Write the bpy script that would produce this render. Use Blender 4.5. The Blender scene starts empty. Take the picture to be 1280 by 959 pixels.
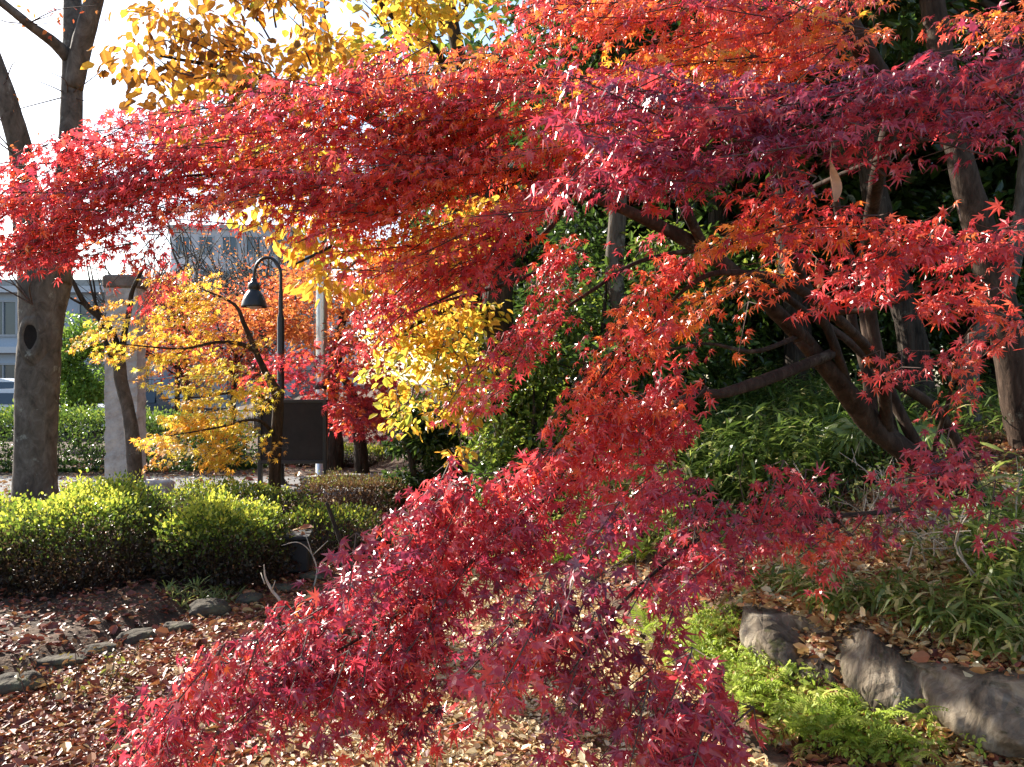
import bpy, math, random
import numpy as np
from mathutils import Vector

random.seed(7)
RNG = np.random.default_rng(11)
R = math.radians
scene = bpy.context.scene
COL = scene.collection

# ------------------------------------------------------------------ camera
CAM_Z = 1.6
F = 1000.0                       # focal length in pixels of the 1280 px wide photograph
cd = bpy.data.cameras.new('camera')
cam = bpy.data.objects.new('camera', cd)
COL.objects.link(cam)
cam.location = (0, 0, CAM_Z)
cam.rotation_euler = (R(90), 0, 0)
cd.sensor_width = 36.0
cd.lens = 36.0 * F / 1280.0
cd.clip_start = 0.05
cd.clip_end = 2000
scene.camera = cam
scene.render.resolution_x, scene.render.resolution_y = 1024, 767

# ------------------------------------------------------------------ light
SUN_AZ, SUN_EL = 49.0, 28.5      # degrees to the left of the view direction, above the horizon
w = bpy.data.worlds.new('World')
scene.world = w
w.use_nodes = True
nt = w.node_tree
nt.nodes.clear()
wo = nt.nodes.new('ShaderNodeOutputWorld')
bg = nt.nodes.new('ShaderNodeBackground')
sky = nt.nodes.new('ShaderNodeTexSky')
sky.sky_type = 'NISHITA'
sky.sun_disc = False
sky.sun_elevation = R(SUN_EL)
sky.sun_rotation = R(-SUN_AZ)
sky.dust_density = 0.8
sky.air_density = 1.0
bg.inputs['Strength'].default_value = 0.095
nt.links.new(sky.outputs[0], bg.inputs[0])
nt.links.new(bg.outputs[0], wo.inputs[0])
sl = bpy.data.lights.new('sun', 'SUN')
sl.energy = 5.0
sl.angle = R(0.55)
sl.color = (1.0, 0.93, 0.82)
sun = bpy.data.objects.new('sun', sl)
COL.objects.link(sun)
to_sun = Vector((-math.sin(R(SUN_AZ)) * math.cos(R(SUN_EL)), math.cos(R(SUN_AZ)) * math.cos(R(SUN_EL)), math.sin(R(SUN_EL))))
sun.rotation_euler = to_sun.to_track_quat('Z', 'Y').to_euler()
sun.location = to_sun * 50
vs = scene.view_settings
vs.view_transform = 'Standard'
vs.look = 'None'
vs.exposure = 1.72
vs.gamma = 1.0
vs.use_curve_mapping = False
cy = scene.cycles
cy.max_bounces = 6
cy.diffuse_bounces = 4
cy.glossy_bounces = 2
cy.transmission_bounces = 5
cy.use_denoising = True
cy.denoiser = 'OPENIMAGEDENOISE'
cy.denoising_input_passes = 'RGB_ALBEDO_NORMAL'
cy.sample_clamp_indirect = 6.0

# ------------------------------------------------------------------ helpers
def tag(o, label=None, cat=None, group=None, kind=None):
    if label: o['label'] = label
    if cat: o['category'] = cat
    if group: o['group'] = group
    if kind: o['kind'] = kind
    return o

def thing(name, loc, label, cat, group=None):
    o = bpy.data.objects.new(name, None)
    COL.objects.link(o)
    o.location = loc
    o.empty_display_size = 0.2
    return tag(o, label, cat, group)

def at(px, py, d):
    """world point seen at a photograph pixel, d metres ahead"""
    return np.array([(px - 640.0) / F * d, d, CAM_Z - (py - 479.5) / F * d])

def unit(v):
    v = np.asarray(v, float)
    return v / np.maximum(np.linalg.norm(v, axis=-1, keepdims=True), 1e-9)

class MB:
    """collects vertices and faces (vectorised) and links them as one mesh object"""
    def __init__(s):
        s.V = []; s.Fc = {}; s.A = []; s.n = 0; s.S = {}
    def add(s, V, faces, rnd=0.5, smooth=False):
        V = np.asarray(V, float).reshape(-1, 3)
        k = len(V)
        s.V.append(V)
        s.A.append(np.full(k, rnd, float) if np.isscalar(rnd) else np.asarray(rnd, float))
        for f in faces:
            s.Fc.setdefault(len(f), []).append((np.asarray([f]) + s.n, smooth))
        s.n += k
    def add_arr(s, V, Farr, rnd, smooth=False):
        V = np.asarray(V, float).reshape(-1, 3)
        s.V.append(V)
        s.A.append(np.full(len(V), rnd, float) if np.isscalar(rnd) else np.asarray(rnd, float))
        s.Fc.setdefault(Farr.shape[1], []).append((Farr + s.n, smooth))
        s.n += len(V)
    def inst(s, tv, tf, P, X, Y, Z, scale, rnd):
        """place copies of a template (verts tv, faces tf all of one length)"""
        P = np.asarray(P, float)
        n = len(P)
        if n == 0: return
        sc = np.asarray(scale, float)
        if sc.ndim == 0: sc = np.full(n, float(sc))
        if sc.ndim == 1: sc = np.repeat(sc[:, None], 3, 1)
        tv = np.asarray(tv, float)
        k = len(tv)
        L = tv[None] * sc[:, None, :]
        W = P[:, None, :] + L[..., 0:1] * X[:, None, :] + L[..., 1:2] * Y[:, None, :] + L[..., 2:3] * Z[:, None, :]
        tf = np.asarray(tf)
        Fa = (tf[None] + (np.arange(n) * k)[:, None, None]).reshape(-1, tf.shape[1])
        s.add_arr(W.reshape(-1, 3), Fa, np.repeat(np.asarray(rnd, float), k))
    def mesh(s, name):
        V = np.concatenate(s.V) if s.V else np.zeros((0, 3))
        me = bpy.data.meshes.new(name)
        me.vertices.add(len(V))
        me.vertices.foreach_set('co', V.astype(np.float32).ravel())
        loops, starts, tot, sm = [], [], [], []
        c = 0
        for kf, lst in getattr(s, 'order', list(s.Fc.items())):
            for arr, smooth in lst:
                m = len(arr)
                loops.append(arr.ravel())
                starts.append(c + np.arange(m) * kf)
                tot.append(np.full(m, kf))
                sm.append(np.full(m, smooth))
                c += m * kf
        loops = np.concatenate(loops); starts = np.concatenate(starts); tot = np.concatenate(tot); sm = np.concatenate(sm)
        me.loops.add(len(loops))
        me.loops.foreach_set('vertex_index', loops.astype(np.int32))
        me.polygons.add(len(starts))
        me.polygons.foreach_set('loop_start', starts.astype(np.int32))
        me.polygons.foreach_set('loop_total', tot.astype(np.int32))
        me.polygons.foreach_set('use_smooth', sm)
        at_ = me.attributes.new('rnd', 'FLOAT', 'POINT')
        at_.data.foreach_set('value', np.concatenate(s.A).astype(np.float32))
        me.update(calc_edges=True)
        return me
    def build(s, name, mat, parent=None):
        me = s.mesh(name)
        o = bpy.data.objects.new(name, me)
        COL.objects.link(o)
        if mat: me.materials.append(mat)
        if parent is not None:
            o.parent = parent
            q = parent; off = Vector((0, 0, 0))
            while q is not None:
                off += q.location; q = q.parent
            o.location = -off            # vertices are in world space
        return o
    def copy_arrays(s):
        return s

def build2(name, lm, mat, tm, mat2, parent):
    """leaves and the fine twigs that carry them as one mesh with two materials"""
    if tm.n:
        nl = sum(len(a) for l in lm.Fc.values() for a, _ in l)
        for k_, lst in tm.Fc.items():
            for arr, sm in lst: lm.Fc.setdefault(('t', k_), []).append((arr + lm.n, sm))
        lm.V += tm.V; lm.A += tm.A; lm.n += tm.n
    # leaf faces first, twig faces last
    fl = [(k, v) for k, v in lm.Fc.items() if not isinstance(k, tuple)]
    ft = [(k[1], v) for k, v in lm.Fc.items() if isinstance(k, tuple)]
    lm.order = fl + ft
    nl = sum(len(a) for k, v in fl for a, _ in v)
    o = lm.build(name, mat, parent)
    o.data.materials.append(mat2)
    mi = np.zeros(len(o.data.polygons), np.int32); mi[nl:] = 1
    o.data.polygons.foreach_set('material_index', mi)
    return o

def smooth_path(P, sub=6):
    P = np.asarray(P, float)
    if len(P) < 3 or sub < 2:
        return P
    Q = np.vstack([2 * P[0] - P[1], P, 2 * P[-1] - P[-2]])
    out = []
    for i in range(1, len(Q) - 2):
        a, b, c, d = Q[i - 1], Q[i], Q[i + 1], Q[i + 2]
        for t in np.linspace(0, 1, sub, endpoint=False):
            out.append(0.5 * ((2 * b) + (-a + c) * t + (2 * a - 5 * b + 4 * c - d) * t * t + (-a + 3 * b - 3 * c + d) * t ** 3))
    out.append(P[-1])
    return np.array(out)

def tube(mb, P, rad, sides=10, sub=6, rough=0.06, cap=True, rnd=0.5):
    P = np.asarray(P, float)
    rad = np.asarray(rad, float)
    if rad.ndim == 0: rad = np.full(len(P), float(rad))
    if len(rad) != len(P): rad = np.interp(np.linspace(0, 1, len(P)), np.linspace(0, 1, len(rad)), rad)
    C = smooth_path(np.column_stack([P, rad]), sub)
    P, rad = C[:, :3], np.maximum(C[:, 3], 0.0008)
    n = len(P)
    T = unit(np.gradient(P, axis=0))
    ref = np.array([0.13, -0.97, 0.2])
    if abs(T[0] @ ref) > 0.9: ref = np.array([0.9, 0.1, 0.4])
    A = unit(np.cross(T[0], ref))
    ang = np.linspace(0, 2 * math.pi, sides, endpoint=False)
    ph = RNG.uniform(0, 6.28, 3)
    V = []
    for i in range(n):
        A = unit(A - T[i] * (A @ T[i]))
        B = np.cross(T[i], A)
        r = rad[i] * (1 + rough * (np.sin(2 * ang + ph[0] + i * 0.35) + 0.7 * np.sin(3 * ang + ph[1] - i * 0.22) + RNG.normal(0, 0.35, sides)))
        V.append(P[i] + np.outer(r * np.cos(ang), A) + np.outer(r * np.sin(ang), B))
    V = np.array(V).reshape(-1, 3)
    i = np.arange(n - 1)[:, None] * sides
    j = np.arange(sides)[None]
    jn = (j + 1) % sides
    Fa = np.stack([i + j, i + jn, i + sides + jn, i + sides + j], -1).reshape(-1, 4)
    mb.add_arr(V, Fa, rnd, True)
    if cap:
        base = mb.n - len(V)
        for off, rev in ((0, True), ((n - 1) * sides, False)):
            f = np.arange(sides) + off + base
            if rev: f = f[::-1]
            mb.Fc.setdefault(sides, []).append((f[None], False))

def box(mb, c, s, rz=0.0, bev=0.0, rnd=0.5):
    """bevelled box: centre c, size s"""
    x, y, z = s[0] / 2, s[1] / 2, s[2] / 2
    b = min(bev, x * .9, y * .9, z * .9)
    if b <= 0:
        V = [(sx * x, sy * y, sz * z) for sz in (-1, 1) for sy in (-1, 1) for sx in (-1, 1)]
        Fc = [(0, 2, 3, 1), (4, 5, 7, 6), (0, 1, 5, 4), (2, 6, 7, 3), (0, 4, 6, 2), (1, 3, 7, 5)]
    else:
        ring = []
        V = []
        for zz, ins in ((-z, b), (-z + b, 0), (z - b, 0), (z, b)):
            X, Y = x - ins, y - ins
            V += [(-X + b, -Y, zz), (X - b, -Y, zz), (X, -Y + b, zz), (X, Y - b, zz), (X - b, Y, zz), (-X + b, Y, zz), (-X, Y - b, zz), (-X, -Y + b, zz)]
        Fc = []
        for k in range(3):
            for j in range(8):
                Fc.append((k * 8 + j, k * 8 + (j + 1) % 8, k * 8 + 8 + (j + 1) % 8, k * 8 + 8 + j))
        Fc.append(tuple(range(7, -1, -1)))
        Fc.append(tuple(range(24, 32)))
    V = np.array(V)
    ca, sa = math.cos(rz), math.sin(rz)
    V = np.column_stack([V[:, 0] * ca - V[:, 1] * sa, V[:, 0] * sa + V[:, 1] * ca, V[:, 2]]) + np.array(c)
    mb.add(V, Fc, rnd)

def lathe(mb, prof, c, sides=20, rnd=0.5):
    """profile of (radius, z) round a vertical axis at c"""
    ang = np.linspace(0, 2 * math.pi, sides, endpoint=False)
    V = np.array([[(c[0] + r * math.cos(a), c[1] + r * math.sin(a), c[2] + z) for a in ang] for r, z in prof]).reshape(-1, 3)
    n = len(prof)
    i = np.arange(n - 1)[:, None] * sides; j = np.arange(sides)[None]; jn = (j + 1) % sides
    mb.add_arr(V, np.stack([i + j, i + jn, i + sides + jn, i + sides + j], -1).reshape(-1, 4), rnd, True)

# ------------------------------------------------------------------ materials
def new_mat(name):
    m = bpy.data.materials.new(name)
    m.use_nodes = True
    m.node_tree.nodes.clear()
    return m, m.node_tree.nodes, m.node_tree.links

def ramp_node(N, stops):
    r = N.new('ShaderNodeValToRGB')
    e = r.color_ramp.elements
    while len(e) < len(stops): e.new(0.5)
    for el, (p, c) in zip(e, stops):
        el.position = p
        el.color = (*c, 1)
    return r

def leaf_mat(name, stops, transl=0.45, rough=0.38, spec=0.5, tsat=1.0, tval=1.5, noise=0.0):
    m, N, L = new_mat(name)
    out = N.new('ShaderNodeOutputMaterial')
    a = N.new('ShaderNodeAttribute'); a.attribute_name = 'rnd'
    r = ramp_node(N, stops)
    src = a.outputs['Fac']
    L.new(src, r.inputs[0])
    tc = N.new('ShaderNodeTexCoord')
    nz = N.new('ShaderNodeTexNoise'); nz.inputs['Scale'].default_value = 60; nz.inputs['Detail'].default_value = 2
    L.new(tc.outputs['Object'], nz.inputs['Vector'])
    hv = N.new('ShaderNodeHueSaturation')
    mr = N.new('ShaderNodeMapRange')
    mr.inputs['To Min'].default_value = 0.75; mr.inputs['To Max'].default_value = 1.25
    L.new(nz.outputs['Fac'], mr.inputs['Value'])
    L.new(mr.outputs[0], hv.inputs['Value'])
    L.new(r.outputs[0], hv.inputs['Color'])
    p = N.new('ShaderNodeBsdfPrincipled')
    p.inputs['Roughness'].default_value = rough
    p.inputs['Specular IOR Level'].default_value = spec
    L.new(hv.outputs[0], p.inputs['Base Color'])
    h2 = N.new('ShaderNodeHueSaturation')
    h2.inputs['Saturation'].default_value = tsat
    h2.inputs['Value'].default_value = tval
    L.new(hv.outputs[0], h2.inputs['Color'])
    t = N.new('ShaderNodeBsdfTranslucent')
    L.new(h2.outputs[0], t.inputs['Color'])
    mx = N.new('ShaderNodeMixShader'); mx.inputs[0].default_value = transl
    L.new(p.outputs[0], mx.inputs[1]); L.new(t.outputs[0], mx.inputs[2])
    L.new(mx.outputs[0], out.inputs[0])
    return m

def rough_mat(name, c1, c2, scale=6.0, rough=0.85, bump=0.3, stretch=(1, 1, 1), c3=None, bscale=None, spec=0.3, metal=0.0):
    """two/three tone noisy solid surface"""
    m, N, L = new_mat(name)
    out = N.new('ShaderNodeOutputMaterial')
    tc = N.new('ShaderNodeTexCoord')
    mp = N.new('ShaderNodeMapping'); mp.inputs['Scale'].default_value = stretch
    L.new(tc.outputs['Object'], mp.inputs['Vector'])
    nz = N.new('ShaderNodeTexNoise'); nz.inputs['Scale'].default_value = scale; nz.inputs['Detail'].default_value = 8; nz.inputs['Roughness'].default_value = 0.65
    L.new(mp.outputs[0], nz.inputs['Vector'])
    st = [(0.32, c1), (0.68, c2)] if c3 is None else [(0.28, c1), (0.52, c2), (0.72, c3)]
    r = ramp_node(N, st)
    L.new(nz.outputs['Fac'], r.inputs[0])
    p = N.new('ShaderNodeBsdfPrincipled')
    p.inputs['Roughness'].default_value = rough
    p.inputs['Specular IOR Level'].default_value = spec
    p.inputs['Metallic'].default_value = metal
    L.new(r.outputs[0], p.inputs['Base Color'])
    if bump:
        n2 = N.new('ShaderNodeTexNoise'); n2.inputs['Scale'].default_value = bscale or scale * 4; n2.inputs['Detail'].default_value = 6
        L.new(mp.outputs[0], n2.inputs['Vector'])
        b = N.new('ShaderNodeBump'); b.inputs['Strength'].default_value = bump; b.inputs['Distance'].default_value = 0.02
        L.new(n2.outputs['Fac'], b.inputs['Height'])
        L.new(b.outputs[0], p.inputs['Normal'])
    L.new(p.outputs[0], out.inputs[0])
    return m

def flat_mat(name, c, rough=0.5, spec=0.5, metal=0.0):
    return rough_mat(name, tuple(x * 0.88 for x in c), c, 12, rough, 0.05, spec=spec, metal=metal)

MAPLE = leaf_mat('maple_leaf', [(0.0, (0.15, 0.022, 0.050)), (0.2, (0.35, 0.030, 0.058)), (0.45, (0.60, 0.062, 0.060)), (0.62, (0.70, 0.105, 0.045)), (0.8, (0.72, 0.19, 0.03)), (1.0, (0.74, 0.36, 0.04))],
                 transl=0.48, rough=0.30, spec=1.0, tsat=1.0, tval=1.4)
YELLOW = leaf_mat('yellow_leaf', [(0.0, (0.20, 0.09, 0.02)), (0.2, (0.58, 0.24, 0.03)), (0.5, (0.68, 0.36, 0.045)), (0.8, (0.68, 0.47, 0.06)), (1.0, (0.34, 0.38, 0.05))], transl=0.5, rough=0.45, spec=0.4, tval=1.3)
ORANGE = leaf_mat('orange_leaf', [(0.0, (0.36, 0.05, 0.03)), (0.4, (0.55, 0.16, 0.05)), (1.0, (0.70, 0.36, 0.08))], transl=0.45, rough=0.5, spec=0.3, tval=1.2)
EVERGREEN = leaf_mat('evergreen_leaf', [(0.0, (0.018, 0.035, 0.008)), (0.5, (0.045, 0.082, 0.014)), (0.8, (0.09, 0.145, 0.022)), (1.0, (0.20, 0.24, 0.035))], transl=0.34, rough=0.30, spec=0.55, tval=1.9)
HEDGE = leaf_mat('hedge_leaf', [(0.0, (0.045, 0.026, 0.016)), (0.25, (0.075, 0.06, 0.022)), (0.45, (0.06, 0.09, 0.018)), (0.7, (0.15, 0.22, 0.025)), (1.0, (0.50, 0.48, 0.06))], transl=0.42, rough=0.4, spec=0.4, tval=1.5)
BROWNHEDGE = leaf_mat('brown_hedge_leaf', [(0.0, (0.06, 0.03, 0.018)), (0.5, (0.14, 0.075, 0.035)), (0.85, (0.12, 0.12, 0.03)), (1.0, (0.25, 0.27, 0.05))], transl=0.3, rough=0.5, spec=0.3)
FERN = leaf_mat('fern_leaf', [(0.0, (0.30, 0.17, 0.05)), (0.12, (0.18, 0.24, 0.03)), (0.5, (0.26, 0.35, 0.045)), (1.0, (0.50, 0.52, 0.14))], transl=0.42, rough=0.5, spec=0.3, tval=1.3)
SASA = leaf_mat('bamboo_grass_leaf', [(0.0, (0.035, 0.06, 0.012)), (0.5, (0.10, 0.155, 0.025)), (0.8, (0.24, 0.28, 0.06)), (1.0, (0.48, 0.42, 0.20))], transl=0.38, rough=0.33, spec=0.5, tval=1.4)
FRESH = leaf_mat('fresh_green_leaf', [(0.0, (0.06, 0.12, 0.02)), (0.5, (0.15, 0.26, 0.035)), (1.0, (0.30, 0.38, 0.06))], transl=0.4, rough=0.4, spec=0.4, tval=1.4)
LITTER = leaf_mat('fallen_leaf', [(0.0, (0.10, 0.028, 0.020)), (0.3, (0.27, 0.075, 0.042)), (0.5, (0.42, 0.18, 0.06)), (0.75, (0.55, 0.36, 0.15)), (1.0, (0.66, 0.55, 0.33))], transl=0.15, rough=0.5, spec=0.4, tval=1.1)
def bark_mat(name, c1, c2, c3, lichen, furrow=1.0, zs=0.25, sc=16, amount=.58):
    """furrowed bark: long grooves, blotches and pale lichen patches"""
    m, N, L = new_mat(name)
    out = N.new('ShaderNodeOutputMaterial'); tc = N.new('ShaderNodeTexCoord')
    mp = N.new('ShaderNodeMapping'); mp.inputs['Scale'].default_value = (1, 1, zs); L.new(tc.outputs['Object'], mp.inputs['Vector'])
    n1 = N.new('ShaderNodeTexNoise'); n1.inputs['Scale'].default_value = sc; n1.inputs['Detail'].default_value = 9; n1.inputs['Roughness'].default_value = .7; n1.inputs['Distortion'].default_value = .6
    L.new(mp.outputs[0], n1.inputs['Vector'])
    r = ramp_node(N, [(.33, c1), (.52, c2), (.70, c3)]); L.new(n1.outputs['Fac'], r.inputs[0])
    n2 = N.new('ShaderNodeTexNoise'); n2.inputs['Scale'].default_value = 5.5; n2.inputs['Detail'].default_value = 7; n2.inputs['Roughness'].default_value = .7
    L.new(tc.outputs['Object'], n2.inputs['Vector'])
    lr = ramp_node(N, [(amount, (0, 0, 0)), (amount + .06, (.8, .8, .8))]); L.new(n2.outputs['Fac'], lr.inputs[0])
    mx = N.new('ShaderNodeMix'); mx.data_type = 'RGBA'; mx.inputs['B'].default_value = (*lichen, 1)
    L.new(lr.outputs[0], mx.inputs['Factor']); L.new(r.outputs[0], mx.inputs['A'])
    p = N.new('ShaderNodeBsdfPrincipled'); p.inputs['Roughness'].default_value = .85; p.inputs['Specular IOR Level'].default_value = .12
    L.new(mx.outputs['Result'], p.inputs['Base Color'])
    v = N.new('ShaderNodeTexVoronoi'); v.inputs['Scale'].default_value = sc * 1.6; v.feature = 'DISTANCE_TO_EDGE'
    mp2 = N.new('ShaderNodeMapping'); mp2.inputs['Scale'].default_value = (1, 1, zs * .9); L.new(tc.outputs['Object'], mp2.inputs['Vector']); L.new(mp2.outputs[0], v.inputs['Vector'])
    ad = N.new('ShaderNodeMath'); ad.operation = 'ADD'; L.new(n1.outputs['Fac'], ad.inputs[0])
    ml = N.new('ShaderNodeMath'); ml.operation = 'MULTIPLY'; ml.inputs[1].default_value = .8 * furrow; L.new(v.outputs['Distance'], ml.inputs[0]); L.new(ml.outputs[0], ad.inputs[1])
    b = N.new('ShaderNodeBump'); b.inputs['Strength'].default_value = .9; b.inputs['Distance'].default_value = .02 * furrow
    L.new(ad.outputs[0], b.inputs['Height']); L.new(b.outputs[0], p.inputs['Normal']); L.new(p.outputs[0], out.inputs[0])
    return m
BARK_MAPLE = bark_mat('maple_bark', (.016, .010, .007), (.046, .029, .020), (.085, .056, .040), (.13, .12, .09), .6, .3, 18, .62)
BARK_GREY = bark_mat('grey_bark', (.050, .040, .032), (.115, .093, .076), (.19, .16, .135), (.26, .25, .21), .5, .6, 9, .60)
BARK_DARK = bark_mat('dark_bark', (.012, .009, .007), (.045, .034, .026), (.085, .066, .050), (.13, .13, .10), 1.5, .18, 14, .62)
BARK_PALE = bark_mat('pale_bark', (.035, .028, .022), (.095, .078, .062), (.17, .145, .12), (.22, .21, .17), 1.0, .25, 14, .60)
TWIG = rough_mat('twig_bark', (0.05, 0.03, 0.022), (0.12, 0.075, 0.06), 20, 0.8, 0.0)
DRYTWIG = rough_mat('dry_twig', (0.30, 0.25, 0.19), (0.52, 0.46, 0.38), 20, 0.8, 0.0)
SOIL = rough_mat('soil', (0.030, 0.020, 0.013), (0.085, 0.05, 0.03), 5, 0.95, 0.9, c3=(0.16, 0.095, 0.05), bscale=40)
PATHM = rough_mat('path_soil', (0.17, 0.10, 0.045), (0.32, 0.22, 0.095), 7, 0.95, 0.7, c3=(0.42, 0.30, 0.14), bscale=60)
ASPHALT = rough_mat('asphalt', (0.10, 0.10, 0.105), (0.19, 0.185, 0.18), 30, 0.9, 0.25, bscale=200)
ROAD = rough_mat('road_asphalt', (0.05, 0.05, 0.052), (0.08, 0.08, 0.08), 20, 0.9, 0.1)
ROCK = bark_mat('rock', (.050, .038, .026), (.17, .138, .10), (.36, .31, .235), (.07, .07, .022), 1.6, .4, 7, .60)
DROCK = rough_mat('dark_rock', (0.025, 0.02, 0.014), (0.075, 0.06, 0.042), 7, 0.95, 1.0, c3=(0.11, 0.11, 0.055), bscale=25)
PILLARM = rough_mat('pillar_stone', (0.26, 0.22, 0.20), (0.44, 0.40, 0.37), 5, 0.9, 0.9, c3=(0.56, 0.52, 0.48), bscale=30)
CONC = rough_mat('concrete', (0.25, 0.24, 0.22), (0.38, 0.37, 0.34), 8, 0.9, 0.3)
LAMPM = flat_mat('lamp_paint', (0.022, 0.020, 0.020), 0.38)
BOARDM = rough_mat('board_paint', (0.014, 0.010, 0.009), (0.026, 0.019, 0.016), 6, 0.6, 0.1)
STEEL = rough_mat('pole_steel', (0.50, 0.50, 0.50), (0.66, 0.66, 0.66), 5, 0.32, 0.05, (1, 1, 0.1), metal=0.85)

# ------------------------------------------------------------------ terrain
def sstep(x, a, b):
    t = np.clip((x - a) / (b - a), 0, 1)
    return t * t * (3 - 2 * t)

def path_right(Y): return np.where(Y < 9, 1.6 - 0.16 * Y, 0.16 - 0.45 * (Y - 9))
def path_left(Y): return np.where(Y < 7.2, -4.1 + 0.35 * Y, -1.58 - 0.15 * (Y - 7.2) - 0.12 * np.maximum(Y - 8, 0))

def vnoise(x, y):
    return (np.sin(x * 1.3 + 0.7 * np.sin(y * 1.7)) + np.sin(y * 1.1 + 1.3 + 0.8 * np.sin(x * 0.9)) + 0.5 * np.sin(x * 3.1 + y * 2.3) + 0.35 * np.sin(x * 6.7 - y * 5.3)) / 2.85

def ground_z(X, Y):
    X = np.asarray(X, float); Y = np.asarray(Y, float)
    s = X - path_right(Y) - 0.55 * np.clip(4.0 - Y, 0, 2.5)
    z = 0.16 * sstep(s, 0, 0.45) + 0.24 * sstep(s, 0.42, 0.72) + 0.31 * np.maximum(s - 0.65, 0)
    z = np.where(z > 0.95, 0.95 + (1 - np.exp(-(z - 0.95) / 0.5)) * 0.5, z)
    z = z + np.where(s > 0.6, 0.06, 0.012) * vnoise(X * 1.5, Y * 1.5) * sstep(s, 0.1, 1.0)
    b = path_left(Y) - X
    z = z + 0.10 * sstep(b, 0.0, 0.25) * (1 - sstep(Y, 8.6, 10.0)) + 0.03 * vnoise(X * 2, Y * 2) * sstep(b, 0.1, 0.6) * (1 - sstep(Y, 8.6, 10.0))
    return z

def axis(lo, hi, step, far):
    a = np.arange(lo, hi + 1e-6, step)
    g = np.array([0.3, 0.8, 1.6, 3, 6, 12, 25, 60, 140, far])
    return np.concatenate([lo - g[::-1], a, hi + g])

def sheet(name, xs, ys, zf, mat):
    X, Y = np.meshgrid(xs, ys)
    V = np.column_stack([X.ravel(), Y.ravel(), zf(X, Y).ravel()])
    nx, ny = len(xs), len(ys)
    i = np.arange(ny - 1)[:, None] * nx; j = np.arange(nx - 1)[None]
    mb = MB()
    mb.add_arr(V, np.stack([i + j, i + j + 1, i + nx + j + 1, i + nx + j], -1).reshape(-1, 4), 0.5, True)
    o = mb.build(name, mat)
    return tag(o, kind='structure')

sheet('ground', axis(-7, 7, 0.09, 500), axis(1.0, 14, 0.09, 700), ground_z, SOIL)
# the leaf strewn footpath, a strip between the edging stones and the bank
ys = np.arange(-1.5, 11.0, 0.12)
V = []; nU = 28
for y in ys:
    for u in np.linspace(0, 1, nU):
        x = float(path_left(y)) * (1 - u) + float(path_right(y)) * u
        V.append((x, y, 0.012 + 0.006 * float(vnoise(x * 4, y * 4))))
mb = MB()
i = np.arange(len(ys) - 1)[:, None] * nU; j = np.arange(nU - 1)[None]
mb.add_arr(np.array(V), np.stack([i + j, i + j + 1, i + nU + j + 1, i + nU + j], -1).reshape(-1, 4), 0.5, True)
tag(mb.build('footpath', PATHM), kind='structure')
# the paved lane behind the hedges and the street beyond the railings
mb = MB(); V = [(-14, 10.9, .016), (-2.3, 11.3, .016), (-1.9, 13.6, .016), (-14, 13.7, .016)]
mb.add(V, [(0, 1, 2, 3)]); tag(mb.build('paved_lane', ASPHALT), kind='structure')
mb = MB(); mb.add([(-80, 23.5, .02), (40, 23.5, .02), (40, 33, .02), (-80, 33, .02)], [(0, 1, 2, 3)])
tag(mb.build('street', ROAD), kind='structure')
mb = MB()
for k in range(26): mb.add([(-70 + 4 * k, 28.2, .026), (-68 + 4 * k, 28.2, .026), (-68 + 4 * k, 28.35, .026), (-70 + 4 * k, 28.35, .026)], [(0, 1, 2, 3)])
tag(mb.build('street_marking', flat_mat('road_paint', (0.7, 0.7, 0.68))), kind='structure')

# ------------------------------------------------------------------ leaf templates (tip along +Y, face along +Z)
def maple_template():
    lob = [(0, 1.0), (40, 0.93), (80, 0.74), (128, 0.40)]
    tips = [(-a, l) for a, l in lob[::-1]][:-1] + lob
    V = [(0, 0, 0)]
    def pt(a, r, z): return (math.sin(R(a)) * r, math.cos(R(a)) * r, z)
    notch = [-155, -104, -60, -20, 20, 60, 104, 155]
    nr = [0.12, 0.24, 0.32, 0.36, 0.36, 0.32, 0.24, 0.12]
    for k, (a, l) in enumerate(tips):
        V.append(pt(notch[k], nr[k], 0.05)); V.append(pt(a, l, -0.20 * l * l))
    V.append(pt(notch[7], nr[7], 0.05))
    Fc = [(0, 1 + 2 * k + 2, 1 + 2 * k + 1, 1 + 2 * k) for k in range(7)]
    return np.array(V) * np.array([1, 1, 1]), np.array(Fc)
MAPLE_T = maple_template()
OVAL_T = (np.array([(0, 0, 0), (0.24, 0.28, 0.06), (0.21, 0.68, 0.04), (0, 1, -0.10), (-0.21, 0.68, 0.04), (-0.24, 0.28, 0.06)]), np.array([(0, 1, 2, 3), (0, 3, 4, 5)]))
CURL_T = (np.array([(0, 0, 0), (0.30, 0.25, 0.16), (0.26, 0.7, 0.20), (0, 1, 0.12), (-0.26, 0.7, 0.16), (-0.30, 0.25, 0.20)]), np.array([(0, 1, 2, 3), (0, 3, 4, 5)]))
BLADE_T = (np.array([(-0.02, 0, 0), (0.02, 0, 0), (0.075, 0.3, 0.04), (0.065, 0.6, 0.0), (0.0, 1, -0.22), (-0.065, 0.6, 0.0), (-0.075, 0.3, 0.04)]), None)
BLADE_F4 = np.array([(0, 1, 2, 6), (6, 2, 3, 5), (5, 3, 4, 4)])
BLADE_T = (np.array([(-0.02, 0, 0), (0.02, 0, 0), (0.075, 0.3, 0.04), (0.065, 0.6, 0.0), (0.008, 1, -0.22), (-0.008, 1, -0.22), (-0.065, 0.6, 0.0), (-0.075, 0.3, 0.04)]), np.array([(0, 1, 2, 7), (7, 2, 3, 6), (6, 3, 4, 5)]))
STICK_T = (np.array([(math.cos(a) * r, y, math.sin(a) * r) for y, r in ((0, 1.0), (1, 0.5)) for a in (0, 2.09, 4.19)]), np.array([(0, 1, 4, 3), (1, 2, 5, 4), (2, 0, 3, 5)]))

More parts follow.
